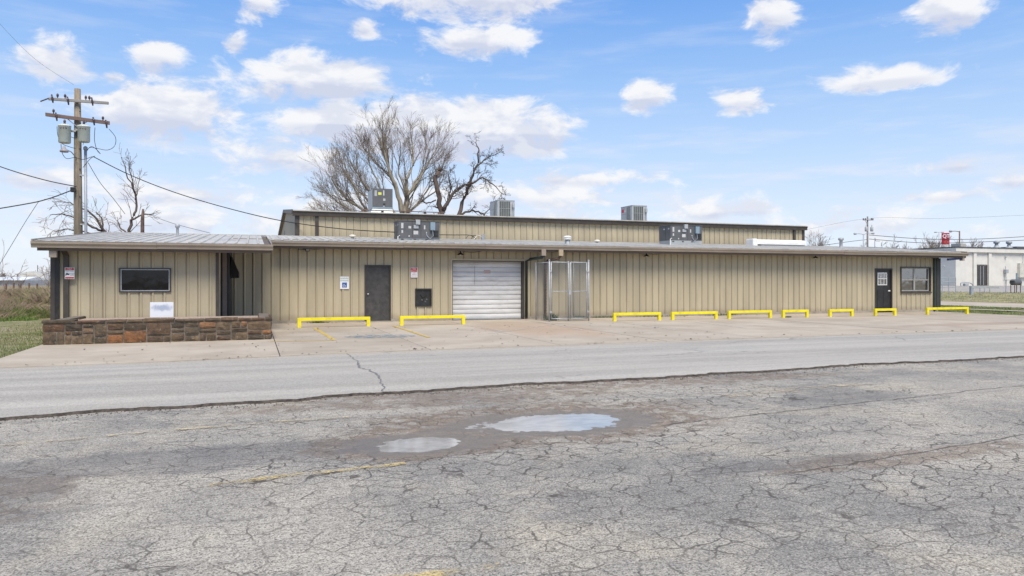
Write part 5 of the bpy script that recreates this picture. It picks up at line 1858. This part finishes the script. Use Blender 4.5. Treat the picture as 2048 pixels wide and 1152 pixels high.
# ------------------------------------------------------------------ brush bank, grass (uncountable)
br = MB()
rg = random.Random(5)
for i in range(30000):
    y = 32.6 + 15 * rg.random() ** 1.3
    x = -4.9 - rg.random() * (9 + (y - 32) * .45)
    if mnoise.noise((x * .35, y * .35, 4)) < -.25 + .25 * rg.random():
        continue
    z = terr(x, y) - .10
    h_ = rg.uniform(.15, .58) * (1 + .6 * mnoise.noise((x * .5, y * .5, 9)))
    lx, ly = rg.gauss(0, .30), rg.gauss(0, .25)
    wv_ = rg.uniform(.004, .010)
    mi_ = 2 if mnoise.noise((x * .28, y * .28, 7)) > .28 else (1 if rg.random() < .35 else 0)
    br.quad([(x - wv_, y, z), (x + wv_, y, z), (x + lx * .5 + wv_ * .5, y + ly * .5, z + h_ * .65), (x + lx, y + ly, z + h_)], mi_)
    if rg.random() < .6:
        lx2 = lx + rg.gauss(0, .3)
        br.quad([(x + lx * .4, y + ly * .4, z + h_ * .4), (x + lx * .4 + .012, y + ly * .4, z + h_ * .4), (x + lx2, y + ly, z + h_ * rg.uniform(.6, 1.1))])
tag(br.build('brush', [BRUSH, STRAW, GRASSG], fix=False), 'dense tan dry brush covering the bank beyond the lawn', 'brush', kind='stuff')
for nm, mt, cnt, reg, hh3, lab in (('grass', GRASSG, 26000, 'lawn', (.02, .075), 'short patchy green lawn grass beside the stone planter'),
                                   ('grass', simple('bright_weeds', (.13, .21, .04), .9, .3, 2), 3000, 'edge', (.08, .30), 'bright green weeds at the foot of the brush bank')):
    gb = MB()
    for i in range(cnt):
        if reg == 'lawn':
            y = rg.uniform(16.8, 33)
            x = -4.72 - rg.random() ** 1.2 * (4 + (y - 16) * .42)
            lim = interp(far_edge, max(-59, x)) + 1.0 + (-4.7 - x) * .35
            if y < lim or mnoise.noise((x * .7, y * .7, 1)) < -.28 - .3 * rg.random():
                continue
            z = -.03
        else:
            y = rg.gauss(32.6, .45)
            x = -4.9 - rg.random() * 7
            if mnoise.noise((x * .5, y * .3, 2)) < .0:
                continue
            z = terr(x, y) - .05
        h_ = rg.uniform(*hh3)
        a = rg.random() * 6.28
        wv_ = .006 if reg == 'lawn' else .014
        br_x, br_y = math.cos(a) * wv_, math.sin(a) * wv_
        gb.quad([(x - br_x, y - br_y, z), (x + br_x, y + br_y, z), (x + rg.gauss(0, .4) * h_, y + rg.gauss(0, .4) * h_, z + h_)])
    tag(gb.build(nm, mt, fix=False), lab, 'grass', kind='stuff')
gb = MB()
for i in range(30000):
    if rg.random() < .6:
        x = rg.uniform(31.55, 40.3)
        if 34.95 < x < 35.95:
            continue
        y = rg.uniform(20, 42)
        z = -.01
        h_ = rg.uniform(.03, .09)
    else:
        x = rg.uniform(48.5, 58.5)
        y = rg.uniform(30, 62)
        z = terr(x, y)
        h_ = rg.uniform(.04, .14)
    a = rg.random() * 6.28
    br_x, br_y = math.cos(a) * .012, math.sin(a) * .012
    gb.quad([(x - br_x, y - br_y, z), (x + br_x, y + br_y, z), (x + rg.gauss(0, .35) * h_, y + rg.gauss(0, .35) * h_, z + h_)], 0 if x < 45 and mnoise.noise((x * .6, y * .6, 0)) > -.2 else 1)
tag(gb.build('grass', [simple('verge_green', (.12, .19, .04), .9, .35, .8), STRAW], fix=False), 'green and straw grass on the verges of the cross street', 'grass', kind='stuff')

# ------------------------------------------------------------------ far left: field fence, quonset hut, sheds, tree line
for k, x in enumerate((-30, -8, 12, 27, 41, 58, 74)):
    p = dist(x, 56 + (k % 3) * .5)
    z = terr(p.x, p.y) - .05
    o = MB().tube([(p.x, p.y, z - .1), (p.x + .02, p.y, z + .62 + .05 * (k % 2))], [.07, .06], 7).build('fence_post', simple('post_brown', (.15, .09, .06), .9) if k == 0 else MATS['post_brown'], None)
    tag(o, 'short dark fence post in the dry field before the white sheds', 'fence post', 'fence posts in the field')
p = dist(62, 118)
z = terr(p.x, p.y) - .05
qh = thing('quonset_hut', (p.x, p.y, z), 'rounded pale quonset hut far beyond the brush', 'building')
rr = 2.55
arc = [(rr * math.cos(math.pi * k / 16), (2.6) * math.sin(math.pi * k / 16)) for k in range(17)]
MB().prism([(p.x + a, z - .3 + b2) for a, b2 in arc], 1, p.y, p.y + 10).build('shell', simple('pale_hut', (.50, .485, .44), .7, .1), qh)
MB().prism([(p.x + a * .78, z - .3 + b2 * .80) for a, b2 in arc], 1, p.y - .03, p.y - .005).build('end_wall', simple('hut_end', (.40, .36, .30), .8, .1), qh)
MB().box((p.x - 1.0, p.y - .06, z - .3), (p.x + 1.0, p.y - .032, z + .75)).build('door', HVACD, qh)
MB().tube([(p.x + .2, p.y + 3, z + 2.2), (p.x + .2, p.y + 3, z + 3.35)], .05, 6).build('vent_pipe', BLACKP, qh)
for x0, x1, d_, y0_, lab in ((-60, 50, 112, 553.5, 'long low white roofed shed beside the quonset hut'), (90, 150, 122, 551, 'low white shed on the other side of the quonset hut')):
    a, b2 = dist(x0, d_), dist(x1, d_)
    z = terr(a.x, a.y) - .05
    zt = H + (HOR - y0_) / F * d_
    t = thing('shed', ((a.x + b2.x) / 2, a.y, z), lab, 'shed')
    dr_ = (b2 - a).normalized()
    nn = Vector((-dr_.y, dr_.x, 0))
    m1, m2 = MB(), MB()
    for mb_, zz0, zz1, off in ((m1, z - .2, zt - .55, 0), ):
        mb_.v += [tuple(a) [:2] + (zz0,), tuple(b2)[:2] + (zz0,), tuple(b2 + nn * 6)[:2] + (zz0,), tuple(a + nn * 6)[:2] + (zz0,), tuple(a)[:2] + (zz1,), tuple(b2)[:2] + (zz1,), tuple(b2 + nn * 6)[:2] + (zz1,), tuple(a + nn * 6)[:2] + (zz1,)]
        for q in ((3, 2, 1, 0), (4, 5, 6, 7), (0, 1, 5, 4), (1, 2, 6, 5), (2, 3, 7, 6), (3, 0, 4, 7)):
            mb_.f.append(q)
            mb_.m.append(0)
    m1.build('wall', simple('shed_wall', (.42, .43, .44), .8) if 'shed_wall' not in MATS else MATS['shed_wall'], t)
    e1, e2 = a - nn * .5, b2 - nn * .5
    f1, f2 = a + nn * 3, b2 + nn * 3
    g1, g2 = a + nn * 6.5, b2 + nn * 6.5
    zl_ = zt - .55
    m2.quad([(e1.x, e1.y, zl_), (e2.x, e2.y, zl_), (f2.x, f2.y, zt), (f1.x, f1.y, zt)])
    m2.quad([(f1.x, f1.y, zt), (f2.x, f2.y, zt), (g2.x, g2.y, zl_), (g1.x, g1.y, zl_)])
    m2.quad([(e1.x, e1.y, zl_), (f1.x, f1.y, zt), (g1.x, g1.y, zl_)])
    m2.quad([(e2.x, e2.y, zl_), (g2.x, g2.y, zl_), (f2.x, f2.y, zt)])
    m2.build('roof', simple('shed_roof', (.72, .74, .76), .5) if 'shed_roof' not in MATS else MATS['shed_roof'], t)


def far_trees(name, label, x0, x1, ytop, d_, n_, seed, hmul=1.0):
    """a far-off winter wood reads as one mass of fine twigs"""
    rg_ = random.Random(seed)
    mb = MB()
    P = dict(wander=.3, up=.05, kids=(4, 4), fwd=1, spread=.6, rmin=.02 * d_ / 120, lift=.1)
    for i in range(n_):
        x = rg_.uniform(x0, x1)
        b2 = dist(x, d_ * rg_.uniform(.95, 1.1))
        z = terr(b2.x, b2.y) - .1
        top = H + (HOR - ytop) / F * d_ * rg_.uniform(.55, 1.0)
        hgt = max(1.0, (top - z))
        mb.tube([(b2.x, b2.y, z), (b2.x, b2.y, z + hgt * .5)], [.016 * hgt, .011 * hgt], 4)
        for k in range(12):
            st = Vector((b2.x, b2.y, z + hgt * rg_.uniform(.2, .5)))
            dv = Vector((rg_.gauss(0, .5), rg_.gauss(0, .5), 1)).normalized()
            twig(mb, rg_, st, dv, hgt * rg_.uniform(.3, .52), .008 * hgt, 2, P, None)
    return tag(mb.build(name, simple('far_twigs', (.20, .17, .155), .95) if 'far_twigs' not in MATS else MATS['far_twigs'], fix=False), label, 'trees', kind='stuff')


far_trees('tree_line', 'distant bare tree line beyond the sheds', -120, 160, 540, 190, 40, 1)
far_trees('tree_line', 'low distant bare trees over the far roof end beside the white building', 1600, 1960, 478, 240, 26, 3)

# single bare trees past the far roof end
for k, (x, yt_, d_, lab) in enumerate(((1628, 476, 150, 'small round bare tree just past the tall building'), (1862, 472, 170, 'round bare tree left of the red price sign'))):
    rg_ = random.Random(60 + k)
    b2 = dist(x, d_)
    z = terr(b2.x, b2.y) - .1
    top = H + (HOR - yt_) / F * d_
    t = thing('bare_tree', (b2.x, b2.y, z), lab, 'tree')
    P = dict(wander=.25, up=.04, kids=(5, 5), fwd=1, spread=.65, rmin=.022, lift=.1)
    MB().tube([(b2.x, b2.y, z), (b2.x, b2.y, z + (top - z) * .45)], [.22, .14], 7).build('trunk', BARKT, t, True, fix=False)
    mb = MB()
    for j in range(22):
        dv = Vector((rg_.gauss(0, .6), rg_.gauss(0, .6), 1)).normalized()
        twig(mb, rg_, Vector((b2.x, b2.y, z + (top - z) * rg_.uniform(.25, .45))), dv, (top - z) * rg_.uniform(.4, .6), .09, 2, P, None)
    mb.build('crown', BARKT, t, fix=False)

# ------------------------------------------------------------------ right: white building and its yard
WX, WY = 68.9, 56.2
WZ = terr(WX, WY) - .02
WT = 5.02
wbld = thing('white_building', (WX + 20, WY + 10, WZ), 'low white painted block building across the side street', 'building')
MB().box((WX, WY, WZ - .3), (WX + 55, WY + 28, WT - .5)).build('wall', CREAM, wbld)
MB().box((WX - .25, WY - .25, WT - .5), (WX + 55.2, WY + 28.2, WT - .06)).build('fascia', CREAM, wbld)
MB().box((WX - .30, WY - .30, WT - .06), (WX + 55.3, WY + 28.3, WT + .05)).build('roof', simple('dark_roof_edge', (.06, .065, .07), .7), wbld)


def wxp(x):
    return at(x, 540, WY).x


for x in (1948, 1978):
    X_ = wxp(x)
    MB().bbox((X_ - .22, WY - .16, WZ - .3), (X_ + .22, WY - .001, WT - .502), .01).build('pilaster', CREAM, wbld)
xa, xb = wxp(1953.5), wxp(1972)
dd_ = MB().box((xa, WY - .06, WZ + .02), (xb, WY - .002, WZ + 2.15)).build('door', DOORG, wbld)
frame_rect(xa - .08, xb + .08, WZ, WZ + 2.25, WY - .09, WY - .0615, .08, BROWN, dd_, sill=False)
for i in range(1, 3):
    xq = xa + (xb - xa) * i / 3
    MB().box((xq - .03, WY - .075, WZ + .1), (xq + .03, WY - .0605, WZ + 2.1)).build('door_stile', HVACL, dd_)
MB().box((wxp(1945), WY - .9, WZ - .3), (wxp(1980), WY - .2, WZ + .015)).build('step', CONCW, wbld)
for x, y_ in ((2010, 515), (1886, 534)):
    q = at(x, y_, WY)
    MB().lathe((q.x, WY - .12, q.z), [(.05, 0), (.12, .05), (.08, .14)], 8).build('wall_light', HVACL, wbld)
# roof turbines and a roof unit on it
for x, lab in ((1993, 'left roof turbine'), (2018, 'right roof turbine')):
    q = at(x, 493, WY + 4)
    MB().lathe((q.x, WY + 4, WT + .03), [(.62, 0), (.5, .2), (.22, .42), (.16, .70), (.30, .76), (.32, .98), (.16, 1.06)], 12).build('roof_turbine', HVACL, wbld, True)
q = at(1924, 490, WY + 3)
MB().bbox((q.x - .2, WY + 3, WT + .03), (q.x + .62, WY + 4.2, WT + .62), .03).build('roof_unit', simple('beige_roof_unit', (.45, .43, .38), .6), wbld)
q = at(2044, 492, WY + 6)
MB().bbox((q.x - .9, WY + 6, WT + .03), (q.x + 1.5, WY + 8, WT + .62), .03).build('roof_unit', HVACD, wbld)


def yd(x, y, z=None):
    """a spot in the white building's yard: pixel column and row of its foot"""
    d_ = 55.0
    for _ in range(30):
        p = dist(x, d_)
        zz = terr(p.x, p.y)
        d_ = d_ * .5 + .5 * (H - zz) * F / (y - HOR)
    p = dist(x, d_)
    return Vector((p.x, p.y, terr(p.x, p.y)))


# railing
p = yd(1895, 580)
rl = thing('pipe_railing', p, 'rusty grey pipe railing at the corner of the white building', 'railing')
sc = (p - Vector((0, 0, 0))).length / F
hx = Vector((cY, -sY, 0))
for off, h_ in ((-16, 20), (-9, 18), (2, 31), (14, 31)):
    MB().tube([p + hx * off * sc, p + hx * off * sc + Vector((0, 0, h_ * sc))], .032, 6).build('post', GREYC, rl)
for (o0, o1, h_) in ((-16, 14, 30), (-9, 14, 24), (-16, 14, 14)):
    MB().tube([p + hx * o0 * sc + Vector((0, 0, h_ * sc)), p + hx * o1 * sc + Vector((0, 0, h_ * sc))], .028, 6).build('rail', GREYC, rl)
# dark bin
p = yd(1919.5, 575)
MBb = MB()
MBb.prism([(-.62, 0), (.62, 0), (.66, .62), (.45, .74), (.30, .66), (-.2, .80), (-.66, .72)], 1, -.4, .4)
o = MBb.build('metal_bin', HVACD)
o.location = p
tag(o, 'dark grey dented metal bin by the white building corner', 'bin')
# hitch rail
p = yd(1935, 574.5)
t = thing('pipe_bench', p, 'low bent pipe rack beside the dark bin', 'rack')
wire(t, [p + Vector((-.9, 0, 0)), p + Vector((-.85, 0, .32)), p + Vector((.3, 0, .30)), p + Vector((.7, 0, .12)), p + Vector((.75, 0, 0))], .05, GREYC, 'pipe')
MB().bbox(tuple(p + Vector((-.4, -.1, 0))), tuple(p + Vector((.05, .2, .25))), .02).build('seat', HVACL, t)
# guard rail piece
p = yd(1943, 588)
t = thing('guard_post', p, 'stubby grey post with drooping pale rail at the bank edge', 'post')
MB().bbox(tuple(p + Vector((-.14, -.1, -.1))), tuple(p + Vector((.12, .1, .72))), .02).build('post', GREYC, t)
MB().prism([(-.1, .55), (3.0, .50), (3.0, .66), (-.1, .74)], 1, -.12, -.101).build('rail', HVACL, t).location = p
for k in (.8, 1.3, 1.9):
    MB().tube([p + Vector((k, -.1, .55)), p + Vector((k + .05, -.1, .15))], .03, 5).build('hanging_strap', GREYC, t)
# pipe hoop
p = yd(1998, 577.5)
tag(wire(None, [p + Vector((-.45, 0, 0)), p + Vector((-.45, 0, .25)), p + Vector((-.3, 0, .38)), p + Vector((.35, 0, .38)), p + Vector((.5, 0, .22)), p + Vector((.5, 0, 0))], .055, RUST, 'pipe_hoop'), 'low rusty pipe hoop before the white wall', 'hoop')
# smoker grill
p = yd(2031.5, 578)
t = thing('barrel_grill', p, 'dark barrel smoker grill on legs with a grey side shelf', 'grill')
MB().tube([p + Vector((-.40, 0, .86)), p + Vector((-.38, 0, .86)), p + Vector((.36, 0, .86)), p + Vector((.38, 0, .86))], [.20, .25, .25, .20], 14).build('barrel', HVACD, t)
for a in (-.34, .32):
    for b2 in (-.16, .16):
        MB().tube([p + Vector((a, b2, 0)), p + Vector((a, b2, .70))], .035, 6).build('leg', RUST, t)
MB().tube([p + Vector((.1, 0, 1.08)), p + Vector((.1, 0, 1.6))], .06, 8).build('chimney', BLUEG, t)
MB().bbox(tuple(p + Vector((-1.2, -.2, 1.02))), tuple(p + Vector((-.3, .2, 1.06))), .01).build('shelf', GREYC, t)
MB().tube([p + Vector((-1.1, 0, 0)), p + Vector((-1.1, 0, 1.02))], .04, 6).build('shelf_leg', GREYC, t)
# meters on the wall
p = at(2013, 565, WY - .25)
t = thing('gas_meter', (p.x, p.y, WZ), 'pale gas meter and riser on the white wall', 'meter')
MB().bbox((p.x - .16, WY - .36, WZ + 1.35), (p.x + .2, WY - .05, WZ + 1.75), .04).build('meter_body', HVACL, t)
MB().tube([(p.x, WY - .2, WZ - .02), (p.x, WY - .2, WZ + 1.4), (p.x - .1, WY - .2, WZ + 2.1)], .035, 6).build('riser', HVACL, t)
p = at(2043, 545, WY - .2)
t = thing('electric_box', (p.x, p.y, WZ), 'large pale electric cabinet on the white wall above the grill', 'cabinet')
MB().bbox((p.x - .35, WY - .30, WZ + .9), (p.x + .75, WY - .002, WZ + 2.45), .02).build('cabinet', simple('offwhite_cabinet', (.58, .56, .49), .5), t)
MB().tube([(p.x, WY - .2, WZ - .05), (p.x, WY - .2, WZ + .92)], .05, 6).build('conduit', HVACL, t)
MB().tube([(p.x + .4, WY - .2, WZ + 2.4), (p.x + .4, WY - .2, WT - .52)], .04, 6).build('conduit', HVACL, t)

# gas station price sign far behind
d_ = 175
ctr = dist(1891, d_)
zt = H + (HOR - 466) / F * d_
zb = H + (HOR - 497) / F * d_
ps = thing('price_sign', (ctr.x, ctr.y, terr(ctr.x, ctr.y)), 'tall red roadside sign with white letters and red price panel', 'sign')
scl = d_ / F
ang = -YAW - math.atan((1891 - 1024) / F)


def psb(name, x0, x1, z0, z1, y0, y1, mt, r=.02):
    o = MB().bbox((x0, y0, z0), (x1, y1, z1), r).build(name, mt, None)
    o.parent = ps
    o.matrix_parent_inverse.identity()
    return o


ps.rotation_euler = (0, 0, ang)
gz0 = terr(ctr.x, ctr.y)
hw = 6.9 * scl
tz, bz = zt - gz0, zb - gz0
psb('post', -hw, -hw + .3, -.3, bz + 2.4, -.15, .35, HVACD)
psb('post', hw - .3, hw, -.3, bz + 2.4, -.15, .35, HVACD)
psb('sign_face', -hw, hw, tz - 13.5 * scl, tz, -.3, .3, REDQ, .1)
psb('price_panel', -hw, hw, tz - 23 * scl, tz - 13.6 * scl, -.28, .28, REDQ, .04)
psb('price_display', -hw * .45, hw * .85, tz - 22 * scl, tz - 16.5 * scl, -.30, -.281, REDL, .005)
psb('white_panel', -hw * .8, hw * .8, tz - 28 * scl, tz - 23.1 * scl, -.26, .26, SIGNW, .02)
for nm, s_, x, z, sz in (('lettering', 'QT', .0, tz - 6.6 * scl, 1.20),):
    o = text(None, s_, x + .12, -.305, z, sz, SIGNW, bold=.03, sx=.85)
    o.parent = ps
o = text(None, '2.49', .25, -.303, tz - 19.2 * scl, .52, simple('price_glow', (.80, .18, .14), .5))
o.parent = ps
# street lights and the far utility pole
def cobra(px, ytop, d_, arms, lab, mt=GREYC):
    b2 = dist(px, d_)
    z = terr(b2.x, b2.y) - .05
    zt_ = H + (HOR - ytop) / F * d_
    t = thing('street_light', (b2.x, b2.y, z), lab, 'street light')
    hx_ = Vector((cY, -sY, 0))
    k = d_ / F
    MB().tube([(b2.x, b2.y, z), (b2.x, b2.y, zt_ - .3 * 0)], [.13, .09], 8).build('pole', mt, t, True)
    for (dx1, dy1) in arms:
        e_ = Vector((b2.x, b2.y, zt_ - .15)) + hx_ * dx1 * k + Vector((0, 0, dy1 * k))
        m_ = Vector((b2.x, b2.y, zt_ - .15)) + hx_ * dx1 * .45 * k + Vector((0, 0, dy1 * 1.1 * k))
        wire(t, [(b2.x, b2.y, zt_ - .15), m_, e_], .05, mt, 'arm')
        s_ = 1 if dx1 > 0 else -1
        MB().tube([e_ - hx_ * s_ * 1.5 * k, e_, e_ + hx_ * s_ * 3 * k, e_ + hx_ * s_ * 5 * k], [.08, .16, .2, .06], 8).build('lamp_head', HVACL, t, True)


cobra(1727, 468, 130, [(-15, 2), (17, 3)], 'twin-armed street light before the far utility pole')
cobra(1919, 462, 110, [(-16, 1.5)], 'single-armed street light behind the white building corner', RUST)
cobra(1878, 464, 220, [(-5, .5), (5, .5)], 'slim far street light just left of the red sign')
d_ = 135
b2 = dist(1735, d_)
z = terr(b2.x, b2.y) - .05
k = d_ / F
t = thing('utility_pole', (b2.x, b2.y, z), 'distant utility pole with two transformers past the far roof end', 'utility pole')
zz = lambda y: H + (HOR - y) / F * d_
hx_ = Vector((cY, -sY, 0))
MB().tube([(b2.x, b2.y, z), (b2.x, b2.y, zz(433))], [.2, .13], 10).build('pole', simple('far_pole_wood', (.20, .18, .165), .9), t, True)
c_ = Vector((b2.x, b2.y - .2, zz(440)))
MB().tube([c_ - hx_ * 11 * k, c_ + hx_ * 10 * k], .09, 6).build('crossarm', ARMG, t)
for off in (-10, -6, 6, 9):
    q = c_ + hx_ * off * k
    MB().lathe(q, [(.06, 0), (.13, .12), (.09, .2), (.1, .3)], 8).build('insulator', PORC, t)
for off in (-5, 6):
    q = Vector((b2.x, b2.y - .3, zz(463))) + hx_ * off * k
    MB().lathe(q, [(.24, 0), (.27, .05), (.27, .75), (.12, .85), (.08, 1.2)], 12).build('transformer', HVACL, t, True)
MB().tube([c_ - hx_ * 7 * k, (b2.x, b2.y - .15, zz(452))], .04, 5).build('brace', ARMG, t)
for lab, pts, r in (('upper far wire from the distant pole across the right edge', [(1738, 470), (1850, 478), (1960, 478), (2100, 470)], .05),
                    ('lower far wire from the distant pole across the right edge', [(1738, 478), (1850, 486), (1960, 484), (2100, 478)], .05),
                    ('far sagging wire running back from the distant pole over the low roof', [(1735, 479), (1700, 483), (1650, 490), (1600, 496)], .045),
                    ('thin high far wire passing over the white building', [(1600, 462), (1740, 436.5), (1880, 437), (2100, 428)], .015)):
    tag(wire(None, [dist(x, d_) + Vector((0, 0, H + (HOR - y) / F * d_)) for x, y in pts], r, name='overhead_wire'), lab, 'wire')
p = dist(1749.5, 90)
tag(wire(None, [Vector((p.x, p.y, -.2)), Vector((p.x, p.y, H + (HOR - 484) / F * 90)), Vector((p.x + .2, p.y, H + (HOR - 482) / F * 90)), Vector((p.x + .8, p.y, H + (HOR - 482) / F * 90))], .04, GREYC, 'bent_pipe'), 'thin bent grey pipe showing above the far roof end', 'pipe')
